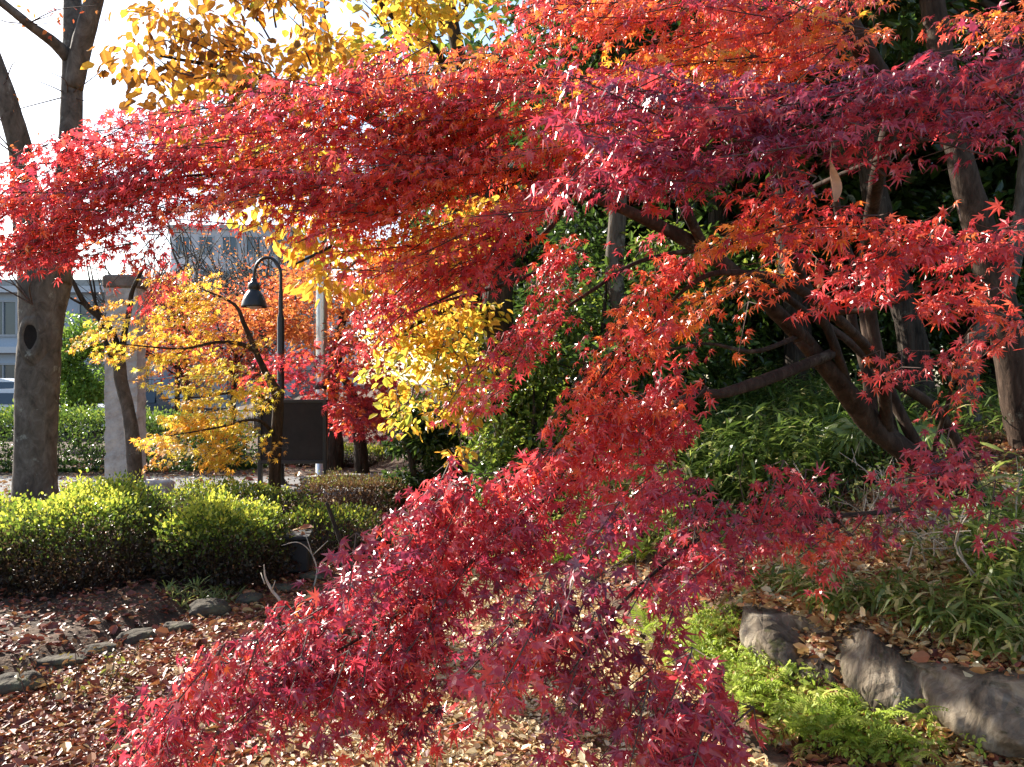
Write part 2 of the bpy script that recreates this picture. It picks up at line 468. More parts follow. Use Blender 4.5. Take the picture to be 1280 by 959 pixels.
def frond_template():
    V = []; Fc = []
    for k in range(13):
        t = 0.10 + 0.9 * k / 13
        z = 0.35 * t - 0.55 * t * t
        ln = 0.20 * math.sin(math.pi * (0.18 + 0.80 * t)) + 0.02
        for s in (-1, 1):
            b = len(V)
            V += [(0, t - 0.006, z), (s * ln * 0.5, t + 0.045 + ln * 0.12, z + 0.01), (s * ln, t + 0.05 + ln * .25, z - 0.05), (s * ln * 0.5, t - 0.012 + ln * 0.12, z - 0.005)]
            Fc.append((b, b + 1, b + 2, b + 3) if s < 0 else (b + 3, b + 2, b + 1, b))
    for k in range(4):
        b = len(V); t0, t1 = k / 4, (k + 1) / 4
        z0, z1 = 0.35 * t0 - 0.55 * t0 * t0, 0.35 * t1 - 0.55 * t1 * t1
        V += [(-0.006, t0, z0), (0.006, t0, z0), (0.006, t1, z1), (-0.006, t1, z1)]
        Fc.append((b, b + 1, b + 2, b + 3))
    return np.array(V), np.array(Fc)
FROND_T = frond_template()

def frames(tip, nrm):
    Y = unit(tip)
    Z = unit(nrm - Y * np.sum(nrm * Y, -1, keepdims=True))
    X = np.cross(Y, Z)
    return X, Y, Z

def rn(n, s=1.0): return RNG.normal(0, s, (n, 3))

# ------------------------------------------------------------------ maple foliage: flat sprays of leaves on fine twigs
def in_poly(p, poly):
    x, y = p; c = False; j = len(poly) - 1
    for i in range(len(poly)):
        xi, yi = poly[i]; xj, yj = poly[j]
        if (yi > y) != (yj > y) and x < (xj - xi) * (y - yi) / (yj - yi) + xi: c = not c
        j = i
    return c
def poly_area(poly):
    a = np.array(poly, float); b = np.roll(a, -1, 0)
    return abs(np.sum(a[:, 0] * b[:, 1] - a[:, 1] * b[:, 0])) / 2
def sample_poly(poly):
    a = np.array(poly); lo, hi = a.min(0), a.max(0)
    while True:
        p = (RNG.uniform(lo[0], hi[0]), RNG.uniform(lo[1], hi[1]))
        if in_poly(p, poly): return p

def sprays(poly, depth, thick, flow, dens, hue, spread, size=0.040, length=0.38, template=MAPLE_T, step=0.036, width=0.15, tilt=0.35, droop=0.30, dmul=1.0):
    """leaves (MB) and twigs (MB) of a foliage layer whose outline, distance and thickness are given"""
    lm, tm = MB(), MB()
    dm = np.mean([depth(x, y) for x, y in poly])
    A = poly_area(poly) * (dm / F) ** 2
    n = max(2, int(dens * A * dmul))
    P, T, Nn, Rr, Sc = [], [], [], [], []
    tp, td, tl = [], [], []
    for _ in range(n):
        px, py = sample_poly(poly)
        d = depth(px, py) + RNG.normal(0, thick * 0.55)
        c = at(px, py, d)
        f = unit(np.array(flow) + RNG.normal(0, 0.22, 3))
        up = unit(np.array([0, 0, 1.0]) + RNG.normal(0, tilt, 3) + np.array([-0.25, -0.25, 0]))
        s = unit(np.cross(f, up)); nn = np.cross(s, f)
        Ls = length * RNG.uniform(0.7, 1.25)
        h0 = hue + RNG.normal(0, spread * 0.75) + (.22 if RNG.random() < .12 else 0)
        k = int(Ls / step)
        start = c - f * Ls * 0.5
        tp.append(start); td.append(f); tl.append(Ls * 0.95)
        for q in range(k):
            t = q / max(k - 1, 1)
            wd = width * (1 - 0.75 * t) * RNG.uniform(0.7, 1.2)
            for sd in (-1, 1):
                m = 1 + (wd > 0.05) + (wd > 0.11)
                if sd == 1 and q % 3 == 0 and wd > 0.06:
                    for s2 in (-1, 1):
                        tp.append(start + f * t * Ls); td.append(unit(f * 0.7 + s * s2)); tl.append(wd * 0.9)
                for u in range(m):
                    if RNG.random() < 0.14: continue
                    off = wd * (u + RNG.uniform(0.2, 0.9)) / m
                    p = start + f * (t * Ls + off * 0.7 + RNG.normal(0, .012)) + s * sd * off + nn * (RNG.normal(0, 0.018) - 0.25 * off * off / max(width, .01)) 
                    P.append(p)
                    T.append(f * 0.6 + s * sd * RNG.uniform(0.2, 1.0) + np.array([0, 0, -droop]) + RNG.normal(0, 0.35, 3))
                    Nn.append(nn + RNG.normal(0, 0.45, 3) + np.array([-.22, -.22, 0]))
                    Rr.append(h0 + RNG.normal(0, spread * 0.6))
                    Sc.append(size * RNG.uniform(0.55, 1.25))
    P = np.array(P); X, Y, Z = frames(np.array(T), np.array(Nn))
    sc = np.array(Sc)
    sc3 = np.column_stack([sc * RNG.uniform(0.75, 1.05, len(sc)), sc, sc * RNG.uniform(0.0, 3.0, len(sc))])
    lm.inst(*template, P, X, Y, Z, sc3, np.clip(Rr, 0, 1))
    td = np.array(td); tl = np.array(tl)
    X, Y, Z = frames(td, td[:, [1, 2, 0]] + 0.3)
    tr = 0.0019 + 0.0042 * tl
    tm.inst(*STICK_T, np.array(tp), X, Y, Z, np.column_stack([tr, tl, tr]), RNG.uniform(0, 1, len(tl)))
    return lm, tm

# ------------------------------------------------------------------ the big red maple on the bank
base = at(1335, 735, 4.7); base[2] = float(ground_z(base[0], base[1]))
maple = thing('red_maple_tree', base, 'big red and crimson maple leaning over the path from the bank', 'tree')
def limb(pts, r, name, parent, mat=BARK_MAPLE, sides=12, rough=0.10):
    mb = MB()
    tube(mb, [at(*p) + RNG.normal(0, .012, 3) * (k > 0) for k, p in enumerate(pts)], np.array(r) * 0.62, sides, 7, rough)
    return mb.build(name, mat, parent)

mb = MB()
tr_pts = [np.array([base[0] + .05, base[1] + .02, base[2] - 0.25])] + [at(*p) for p in [(1290, 690, 4.7), (1225, 628, 4.7), (1160, 585, 4.65), (1100, 540, 4.6), (1062, 495, 4.5), (1000, 420, 4.3)]]
tube(mb, tr_pts, [0.125, 0.105, 0.084, 0.073, 0.066, 0.058, 0.046], 16, 9, 0.09)
mtrunk = mb.build('trunk', BARK_MAPLE, maple)

def up_d(x, y): return np.interp(x, [-60, 0, 300, 600, 900, 1300], [4.1, 4.0, 3.6, 3.3, 3.05, 2.85])
FLOW_L = (-0.85, -0.28, -0.30)
FLOW_D = (-0.62, -0.45, -0.60)
br = limb([(1010, 430, 4.32), (940, 360, 4.1), (880, 310, 3.9), (800, 268, 3.7), (720, 235, 3.5), (610, 215, 3.35), (450, 232, 3.5), (300, 212, 3.65), (150, 232, 3.85), (0, 262, 4.05)],
          [0.072, 0.062, 0.054, 0.046, 0.038, 0.026, 0.016, 0.011, 0.008, 0.005], 'branch', maple)
def foliage(parent, specs):
    for sp in specs:
        l, t = sprays(**{'dmul': 1.78, **sp})
        build2('foliage', l, MAPLE, t, TWIG, parent)
D0 = 62
foliage(br, [
    dict(poly=[(-40, 215), (40, 195), (90, 168), (190, 150), (250, 132), (330, 105), (420, 88), (540, 78), (600, 120), (600, 200), (500, 262), (390, 280), (300, 295), (240, 280), (180, 262), (110, 325), (30, 342), (-40, 330)],
         depth=up_d, thick=0.26, flow=FLOW_L, dens=92, hue=0.42, spread=0.13, size=.040),
    dict(poly=[(150, 315), (195, 298), (212, 375), (180, 400), (165, 350)], depth=lambda x, y: 3.8, thick=0.12, flow=(-.5, -.2, -.7), dens=90, hue=0.42, spread=0.1, width=.1, length=.26, size=.038),
    dict(poly=[(60, 215), (200, 205), (260, 250), (180, 262), (115, 325), (30, 340), (-30, 325), (-30, 240)], depth=up_d, thick=0.3, flow=FLOW_L, dens=52, hue=0.40, spread=0.12, size=.040),
])
br = limb([(880, 310, 3.9), (840, 220, 3.6), (790, 140, 3.4), (700, 90, 3.4), (600, 95, 3.5), (480, 130, 3.5), (380, 150, 3.6)], [0.045, 0.036, 0.028, 0.02, 0.014, 0.009, 0.005], 'branch', maple)
foliage(br, [
    dict(poly=[(420, 100), (520, 85), (590, 55), (625, 10), (700, -20), (900, -20), (1040, -10), (1060, 60), (1000, 110), (890, 130), (850, 170), (800, 210), (720, 210), (660, 262), (560, 335), (480, 352), (400, 300), (470, 220)],
         depth=up_d, thick=0.32, flow=FLOW_L, dens=74, hue=0.57, spread=0.16),
    dict(poly=[(700, 190), (745, 215), (670, 295), (625, 342), (560, 352), (500, 405), (450, 440), (440, 400), (530, 330), (620, 260)], depth=up_d, thick=0.12, flow=FLOW_D, dens=110, hue=0.42, width=0.12, length=0.30, spread=0.1),
])
br = limb([(1062, 495, 4.5), (1040, 420, 4.3), (1000, 330, 4.0), (985, 250, 3.6), (960, 190, 3.3), (900, 150, 3.2), (810, 140, 3.2)], [0.05, 0.042, 0.034, 0.026, 0.02, 0.013, 0.006], 'branch', maple)
foliage(br, [
    dict(poly=[(780, 105), (870, 92), (980, 125), (1050, 108), (1110, 92), (1200, 75), (1300, 50), (1300, 165), (1220, 190), (1150, 208), (1050, 200), (960, 222), (870, 240), (790, 228), (720, 230), (690, 205)],
         depth=lambda x, y: 2.38, thick=0.16, flow=(-0.8, -0.5, -0.15), dens=92, hue=0.20, spread=0.12),
    dict(poly=[(850, -20), (1060, -20), (1085, 50), (1055, 90), (1000, 118), (930, 130), (850, 105)], depth=lambda x, y: 3.55, thick=0.2, flow=FLOW_L, dens=50, hue=0.68, spread=0.13),
    dict(poly=[(1195, 40), (1300, -10), (1300, 70), (1230, 75)], depth=lambda x, y: 3.4, thick=0.15, flow=FLOW_L, dens=42, hue=0.62, spread=0.12),
])
br = limb([(1110, 540, 4.6), (1100, 465, 4.3), (1040, 392, 3.9), (980, 352, 3.6), (930, 345, 3.4), (880, 350, 3.3), (820, 395, 3.25), (750, 470, 3.2), (700, 525, 3.2)], [0.055, 0.048, 0.040, 0.032, 0.022, 0.016, 0.011, 0.008, 0.004], 'branch', maple)
foliage(br, [
    dict(poly=[(740, 205), (880, 200), (980, 205), (960, 240), (860, 240), (760, 225)], depth=lambda x, y: 2.75, thick=0.12, flow=FLOW_L, dens=70, hue=0.42, spread=.14),
    dict(poly=[(905, 265), (960, 240), (1040, 262), (1090, 248), (1160, 272), (1215, 290), (1195, 308), (1090, 300), (1040, 290), (1000, 315), (940, 300), (890, 320)], depth=lambda x, y: 2.85, thick=0.10, flow=FLOW_L, size=.047, dmul=1.3, dens=96, hue=0.60, spread=0.14, width=.13, length=.32),
    dict(poly=[(1010, 375), (1075, 325), (1150, 285), (1235, 292), (1240, 322), (1150, 362), (1070, 372)], depth=lambda x, y: 2.9, thick=0.12, flow=(-0.9, -0.2, -0.25), size=.047, dmul=1.3, dens=70, hue=0.46, spread=0.1),
    dict(poly=[(1130, 392), (1195, 358), (1250, 362), (1258, 388), (1190, 402)], depth=lambda x, y: 2.9, thick=0.08, flow=(-0.9, -0.2, -0.2), size=.047, dmul=1.3, dens=70, hue=0.6, spread=0.12),
    dict(poly=[(890, 330), (1010, 320), (1010, 372), (960, 400), (900, 380)], depth=lambda x, y: 3.2, thick=0.15, flow=FLOW_D, dens=26, hue=0.62, spread=0.12),
    dict(poly=[(698, 308), (718, 330), (692, 420), (655, 470), (605, 512), (560, 525), (536, 515), (590, 468), (640, 415), (662, 375)], depth=lambda x, y: 3.5, thick=0.10, flow=FLOW_D, dens=105, hue=0.40, width=0.085, length=0.28, spread=0.1),
    dict(poly=[(862, 302), (892, 330), (852, 402), (795, 465), (745, 525), (708, 535), (698, 500), (738, 440), (788, 370), (830, 328)], depth=lambda x, y: 3.25, thick=0.12, flow=FLOW_D, dens=115, hue=0.54, width=0.085, length=0.28, spread=0.12),
])
foliage(br, [
    dict(poly=[(1040, 440), (1110, 430), (1100, 470), (1050, 470)], depth=lambda x, y: 3.6, thick=0.08, flow=FLOW_D, dens=36, hue=0.52, spread=0.12, width=.09, length=.24),
    dict(poly=[(760, 300), (850, 290), (800, 330), (745, 345)], depth=lambda x, y: 3.45, thick=0.08, flow=FLOW_L, dens=40, hue=0.46, spread=0.12, width=.08, length=.26),
    dict(poly=[(880, 380), (960, 400), (900, 440), (830, 470), (800, 440)], depth=lambda x, y: 3.4, thick=0.10, flow=FLOW_D, dens=46, hue=0.54, spread=0.12, width=.08, length=.26),
])
# the low bough that sweeps down across the path
br = limb([(1040, 442, 4.35), (960, 468, 4.05), (905, 486, 3.85), (860, 500, 3.7), (800, 545, 3.5), (720, 600, 3.3), (640, 650, 3.1), (540, 730, 2.95), (430, 810, 2.8), (300, 880, 2.75)],
          [0.052, 0.046, 0.040, 0.034, 0.026, 0.02, 0.015, 0.011, 0.008, 0.004], 'branch', maple)
def low_d(x, y): return np.interp(x, [150, 450, 650, 860], [2.7, 2.8, 3.05, 3.45])
foliage(br, [
    dict(poly=[(800, 490), (862, 485), (875, 535), (820, 580), (770, 605), (700, 605), (655, 590), (690, 550), (730, 515)], depth=low_d, thick=0.10, flow=FLOW_D, dens=105, width=.10, length=.3, hue=0.44, size=.052, spread=0.12),
    dict(poly=[(640, 570), (780, 575), (825, 620), (800, 652), (760, 642), (700, 680), (640, 705), (610, 740), (560, 738), (500, 745), (470, 700), (485, 655), (525, 618), (590, 585)], depth=low_d, thick=0.16, flow=FLOW_D, dens=108, width=.12, length=.3, hue=0.26, size=.050, dmul=1.45, spread=0.12),
    dict(poly=[(500, 655), (560, 738), (555, 800), (500, 840), (440, 860), (340, 880), (250, 890), (200, 880), (240, 830), (310, 795), (400, 728), (465, 665)], depth=low_d, thick=0.16, flow=FLOW_D, dens=120, width=.11, length=.3, hue=0.22, size=.050, dmul=1.45, spread=0.13),
    dict(poly=[(200, 850), (430, 830), (555, 780), (600, 840), (540, 880), (545, 940), (480, 955), (430, 905), (350, 905), (270, 975), (160, 975), (150, 905)], depth=lambda x, y: low_d(x, y) - 0.12, thick=0.14, flow=(-0.5, -0.35, -0.75), dens=80, width=.11, length=.3, hue=0.22, size=.050, dmul=1.45, spread=0.14),
])
# the second low bough, nearest the camera
br = limb([(1200, 612, 4.65), (1120, 640, 4.0), (1010, 650, 3.4), (900, 665, 2.9), (800, 720, 2.6), (740, 790, 2.4), (700, 850, 2.25)], [0.026, 0.020, 0.014, 0.011, 0.008, 0.006, 0.003], 'branch', maple)
def low2(x, y): return np.interp(y, [580, 700, 950], [3.1, 2.65, 2.15])
foliage(br, [
    dict(poly=[(740, 640), (780, 600), (850, 610), (880, 655), (960, 640), (945, 700), (885, 735), (830, 745), (790, 765), (700, 770), (690, 720), (740, 690)], depth=low2, thick=0.15, flow=FLOW_D, dens=60, width=.11, length=.3, hue=0.22, size=.050, dmul=1.45, spread=0.12),
    dict(poly=[(690, 720), (790, 755), (850, 835), (905, 880), (935, 945), (860, 965), (800, 945), (740, 905), (690, 885), (630, 855), (575, 800), (640, 775)], depth=low2, thick=0.14, flow=(-0.45, -0.35, -0.8), dens=82, width=.11, length=.3, hue=0.18, size=.052, spread=0.12),
    dict(poly=[(945, 645), (1000, 615), (1090, 605), (1160, 640), (1080, 690), (1010, 700), (960, 690), (900, 660)], depth=lambda x, y: 3.1, thick=0.15, flow=FLOW_D, size=.047, dmul=1.3, dens=46, hue=0.30, spread=0.12),
])
br = limb([(1250, 645, 4.7), (1210, 600, 4.2), (1190, 570, 3.7), (1140, 590, 3.3)], [0.03, 0.022, 0.014, 0.006], 'branch', maple)
foliage(br, [
    dict(poly=[(1140, 560), (1200, 540), (1290, 575), (1290, 640), (1220, 640), (1160, 600)], depth=lambda x, y: 3.1, thick=0.15, flow=FLOW_D, size=.047, dmul=1.3, dens=34, hue=0.38, spread=0.12),
    dict(poly=[(1130, 420), (1260, 420), (1275, 500), (1180, 540), (1060, 480)], depth=lambda x, y: 3.4, thick=0.2, flow=FLOW_D, dens=14, hue=0.50, spread=0.12),
])
limb([(1116, 122, 3.3), (1090, 80, 3.3), (1062, 35, 3.25), (1038, -30, 3.2)], [.075, .070, .066, .06], 'branch', maple)
limb([(1160, 585, 4.65), (1110, 470, 4.7), (1085, 350, 4.6), (1098, 230, 4.0), (1116, 122, 3.32)], [.06, .055, .055, .06, .072], 'branch', maple)
limb([(1225, 628, 4.7), (1180, 520, 4.6), (1110, 470, 4.5), (1060, 425, 4.45), (1010, 395, 4.3), (950, 350, 4.1), (900, 345, 4.0)], [.05, .045, .042, .036, .03, .022, .010], 'branch', maple)
for pts in ([(880, 310, 3.9), (800, 330, 3.8), (740, 365, 3.75), (690, 400, 3.7), (600, 470, 3.65)], [(1000, 420, 4.3), (940, 440, 4.0), (870, 430, 3.8), (800, 450, 3.6)], [(720, 235, 3.5), (680, 290, 3.4), (600, 350, 3.3), (520, 395, 3.25)],
            [(700, 330, 4.2), (620, 360, 4.1), (540, 380, 4.1), (460, 410, 4.1)], [(1040, 392, 3.9), (1100, 380, 3.6), (1180, 350, 3.3), (1230, 310, 3.1)], [(1160, 585, 4.65), (1190, 500, 4.2), (1200, 430, 3.8), (1240, 380, 3.3)], [(985, 250, 3.6), (1060, 210, 3.3), (1150, 180, 3.0), (1260, 130, 2.9)]):
    limb(pts, np.linspace(.022, .006, len(pts)), 'branch', maple, sides=7)
# two upright stems beside the trunk
limb([(1090, 545, 4.65), (1085, 480, 4.75), (1070, 420, 4.8), (1062, 385, 4.8), (1072, 350, 4.8), (1062, 300, 4.8), (1042, 225, 4.7), (1050, 120, 4.6)], [0.06, 0.052, 0.044, 0.040, 0.036, 0.034, 0.03, 0.02], 'branch', maple)
limb([(1120, 555, 4.65), (1100, 480, 4.9), (1082, 400, 5.0), (1075, 340, 5.0), (1085, 250, 5.0), (1110, 130, 5.0), (1050, 5, 4.9)], [0.06, 0.05, 0.045, 0.04, 0.04, 0.05, 0.04], 'branch', maple)

# ------------------------------------------------------------------ generic crowns
def rand_dirs(n): return unit(rn(n))
def leaf_cloud(mb, C, rad, n, size, hue=0.5, spread=0.25, template=OVAL_T, shell=0.45, flat=1.0, hang=0.3, widen=1.0):
    """n leaves round clump centre C (rad may be a 3-vector)"""
    d = rand_dirs(n)
    r = (RNG.uniform(shell ** 3, 1, n)) ** (1 / 3)
    rad = np.asarray(rad, float) * np.ones(3)
    P = np.array(C) + d * r[:, None] * rad
    tip = d * np.array([1, 1, 0.4]) + rn(n, 0.55) + np.array([0, 0, -hang])
    nr = d * 0.5 + np.array([0, 0, 0.7]) + rn(n, 0.45)
    X, Y, Z = frames(tip, nr)
    sc = size * RNG.uniform(0.6, 1.25, n)
    sc3 = np.column_stack([sc * widen * RNG.uniform(.8, 1.1, n), sc, sc])
    h = hue + RNG.normal(0, spread * 0.5) + RNG.normal(0, spread * 0.6, n)
    mb.inst(*template, P, X, Y, Z, sc3, np.clip(h, 0, 1))

def poly_crown(mb, tw, poly, d, thick, nclump, per, rad, size, hue, spread, template, hang=0.3, root=None, widen=1.0):
    for _ in range(nclump):
        p = sample_poly(poly)
        c = at(p[0], p[1], d + RNG.normal(0, thick * 0.5))
        rr = rad * RNG.uniform(0.6, 1.25)
        leaf_cloud(mb, c, (rr * 1.25, rr * 1.1, rr * 0.6), int(per * RNG.uniform(.6, 1.3)), size, hue, spread, template, 0.2, hang=hang, widen=widen)
        if root is not None:
            q = np.array(root) * 0.25 + c * 0.75 + RNG.normal(0, 0.06, 3)
            tube(tw, [q, (q + c) / 2 + RNG.normal(0, .03, 3), c + RNG.normal(0, .08, 3)], [0.010, 0.007, 0.003], 4, 3, 0.0, cap=False)

# ------------------------------------------------------------------ yellow broadleaf tree behind the maple
yb = np.array([-0.1, 9.4, 0.0]); yb[2] = float(ground_z(yb[0], yb[1]))
ytree = thing('yellow_leaf_tree', yb, 'tall tree with large yellow and orange oval leaves behind the red maple, dark fissured trunk', 'tree')
mb = MB()
tube(mb, [yb + np.array([0.1, 0, -0.2]), at(636, 560, 9.4), at(630, 460, 9.4), at(622, 380, 9.4), at(628, 320, 9.4), at(600, 240, 9.2), at(585, 130, 9.0), at(560, 0, 8.8), at(540, -120, 8.6)],
     [0.21, 0.185, 0.172, 0.178, 0.15, 0.12, 0.09, 0.07, 0.04], 16, 7, 0.07)
mb.build('trunk', BARK_DARK, ytree)
def ybranch(pts, r):
    mb = MB(); tube(mb, [at(*p) for p in pts], r, 8, 5, 0.05); return mb.build('branch', BARK_DARK, ytree)
def ycrown(brn, specs, root):
    lm, tm = MB(), MB()
    for s in specs: poly_crown(lm, tm, root=root, template=OVAL_T, **s)
    build2('foliage', lm, YELLOW, tm, TWIG, brn)
b1 = ybranch([(600, 240, 9.2), (520, 180, 8.6), (420, 130, 8.0), (300, 90, 7.4), (200, 70, 7.0)], [0.08, 0.06, 0.04, 0.025, 0.01])
ycrown(b1, [dict(poly=[(158, 85), (195, 0), (290, -40), (400, -30), (420, 60), (400, 110), (345, 160), (280, 175), (215, 170), (160, 120)], d=7.2, thick=1.1, nclump=58, per=34, rad=0.30, size=0.118, hue=0.27, spread=0.36, hang=0.9, widen=1.25),
            dict(poly=[(215, 150), (400, 130), (450, 240), (440, 330), (390, 305), (270, 235), (215, 215)], d=7.8, thick=1.0, nclump=46, per=24, rad=0.30, size=0.14, hue=0.62, spread=0.3, hang=0.8, widen=1.2)], at(420, 130, 8.0))
b2 = ybranch([(585, 130, 9.0), (540, 60, 8.4), (480, 10, 8.0), (430, -60, 7.6)], [0.07, 0.05, 0.03, 0.012])
ycrown(b2, [dict(poly=[(400, -30), (600, -40), (575, 55), (520, 110), (420, 115), (400, 60)], d=8.0, thick=1.0, nclump=40, per=30, rad=0.32, size=0.118, hue=0.76, spread=0.24, hang=0.7, widen=1.3)], at(540, 60, 8.4))
b3 = ybranch([(628, 320, 9.4), (560, 250, 8.8), (500, 255, 8.2), (430, 300, 7.6), (370, 330, 7.2)], [0.09, 0.06, 0.04, 0.025, 0.01])
ycrown(b3, [dict(poly=[(345, 330), (400, 290), (520, 300), (610, 235), (645, 270), (600, 310), (560, 370), (470, 380), (400, 360), (370, 350)], d=7.8, thick=0.9, nclump=40, per=24, rad=0.24, size=0.13, hue=0.62, spread=0.3, hang=0.8, widen=1.2)], at(500, 255, 8.2))
b4 = ybranch([(622, 400, 9.4), (580, 380, 9.0), (530, 400, 8.7), (480, 430, 8.4)], [0.06, 0.045, 0.025, 0.01])
ycrown(b4, [dict(poly=[(470, 400), (540, 360), (610, 380), (625, 450), (600, 500), (560, 530), (500, 530), (462, 480)], d=8.8, thick=0.8, nclump=56, per=36, rad=0.24, size=0.10, hue=0.74, spread=0.25, hang=0.5, widen=1.2),
            dict(poly=[(545, 500), (590, 500), (580, 570), (555, 575)], d=8.2, thick=0.3, nclump=8, per=30, rad=0.18, size=0.10, hue=0.66, spread=0.25, hang=0.6, widen=1.2)], at(560, 400, 8.8))

# ------------------------------------------------------------------ bare grey tree at the left edge
bb = at(43, 640, 8.4); bb[2] = 0.08
big = thing('bare_grey_tree', bb, 'thick bare grey tree with a dark knot hole at the left edge', 'tree')
mb = MB()
tube(mb, [bb + np.array([-.01, 0, -0.25]), at(43, 640, 8.4), at(44, 560, 8.4), at(48, 470, 8.4), at(52, 400, 8.4), at(56, 345, 8.4), at(60, 318, 8.4)], [0.26, 0.225, 0.205, 0.204, 0.215, 0.25, 0.24], 22, 9, 0.03)
bt = mb.build('trunk', BARK_GREY, big)
# knot hole: raised lip round a dark disc that paints the shade inside
kc = at(38, 418, 8.4 - 0.208)
ang = np.linspace(0, 2 * math.pi, 22, endpoint=False)
def knot(prof):
    mb = MB(); m = len(ang); V = []
    for q_, (rx, rz, y) in enumerate(prof):
        V += [(kc[0] + rx * (1 + .10 * math.sin(2 * a + 1)) * math.cos(a), kc[1] + y + 1.9 * (rx * math.cos(a)) ** 2, kc[2] + rz * (1 + .08 * math.sin(3 * a)) * math.sin(a) - .02 + (.03 if math.sin(a) > 0 else -.05) * (rx > .08)) for a in ang]
    mb.add(V, [(k * m + j, k * m + (j + 1) % m, k * m + m + (j + 1) % m, k * m + m + j) for k in range(len(prof) - 1) for j in range(m)], smooth=True)
    return mb
lip = knot([(.16, .26, .03), (.12, .20, -.012), (.095, .165, -.030), (.075, .14, -.026), (.062, .125, -.008)]).build('knot_lip', BARK_GREY, bt)
knot([(.064, .127, -.010), (.04, .08, -.006), (.0, .0, -.004)]).build('knot_shade_disc', rough_mat('knot_hole_shade', (.006, .004, .003), (.018, .012, .009), 9, .95, .3), bt)
def blimb(pts, r, sides=12, parent=big, mat=BARK_GREY):
    mb = MB(); tube(mb, [at(*p) for p in pts], r, sides, 6, 0.04); return mb.build('branch', mat, parent)
blimb([(52, 350, 8.4), (42, 310, 8.4), (32, 250, 8.4), (26, 190, 8.35), (6, 120, 8.2), (-22, 40, 8.1), (-60, -80, 8.0)], [0.19, 0.155, 0.135, 0.12, 0.105, 0.09, 0.07])
r2 = blimb([(64, 350, 8.4), (76, 310, 8.45), (84, 250, 8.5), (88, 170, 8.6), (90, 90, 8.7), (90, 0, 8.8), (88, -90, 8.9)], [0.19, 0.15, 0.13, 0.115, 0.11, 0.085, 0.07])
blimb([(92, 110, 8.65), (102, 60, 8.6), (118, 0, 8.5), (135, -70, 8.4)], [0.10, 0.10, 0.09, 0.07])
blimb([(86, 72, 8.65), (66, 52, 8.5), (38, 32, 8.3), (8, 8, 8.1), (-30, -20, 7.9)], [0.07, 0.06, 0.05, 0.042, 0.03])
blimb([(100, 80, 8.6), (98, 40, 8.8), (96, -20, 9)], [0.06, 0.05, 0.04])
mb = MB(); lm = MB()
for k in range(34):
    p = [(34, 30, 8.3), (5, 110, 8.2), (28, 200, 8.3), (85, 120, 8.6), (20, 290, 8.3), (40, 380, 8.15)][k % 6]
    a = at(*p); q = a + np.array([RNG.normal(0, .35), -abs(RNG.normal(0, .3)), RNG.normal(0.05, .3)]); m = (a + q) / 2 + RNG.normal(0, .07, 3)
    tube(mb, [a, m, q], [0.009, 0.006, 0.003], 4, 4, 0, cap=False)
    if k % 2 == 0: leaf_cloud(lm, q, 0.16, 9, 0.06, 0.3, 0.3, hang=0.6)
build2('foliage', lm, ORANGE, mb, TWIG, big)

# ------------------------------------------------------------------ two slim trees and the yellow maple
sb = at(170, 613, 10.8); sb[2] = 0
st = thing('slim_bare_tree', sb, 'slim leafless young tree with forked dark branches in front of the stone pillar', 'tree')
mb = MB()
tube(mb, [sb - np.array([0, 0, .1]), at(167, 560, 10.8), at(160, 510, 10.8), at(151, 475, 10.8), at(149, 452, 10.8)], [0.105, 0.092, 0.085, 0.085, 0.08], 12, 7, 0.05)
mb.build('trunk', BARK_GREY, st)
for pts, r in (([(150, 458, 10.8), (142, 422, 10.75), (128, 400, 10.7), (108, 382, 10.6), (95, 360, 10.5), (84, 335, 10.5)], [.065, .055, .05, .04, .03, .012]),
               ([(151, 456, 10.8), (155, 420, 10.85), (162, 385, 10.9), (166, 362, 10.9), (182, 330, 10.9)], [.05, .042, .036, .03, .02]),
               ([(148, 462, 10.8), (136, 438, 10.7), (128, 415, 10.7), (122, 396, 10.65), (98, 372, 10.6)], [.045, .036, .03, .024, .012]),
               ([(128, 400, 10.7), (118, 375, 10.7), (112, 350, 10.7), (108, 325, 10.7)], [.026, .018, .012, .006]),
               ([(108, 382, 10.6), (94, 376, 10.5), (78, 366, 10.4)], [.02, .015, .006]),
               ([(120, 392, 10.7), (118, 360, 10.9), (112, 330, 11)], [.02, .014, .006])):
    blimb(pts, r, 8, st, BARK_DARK)

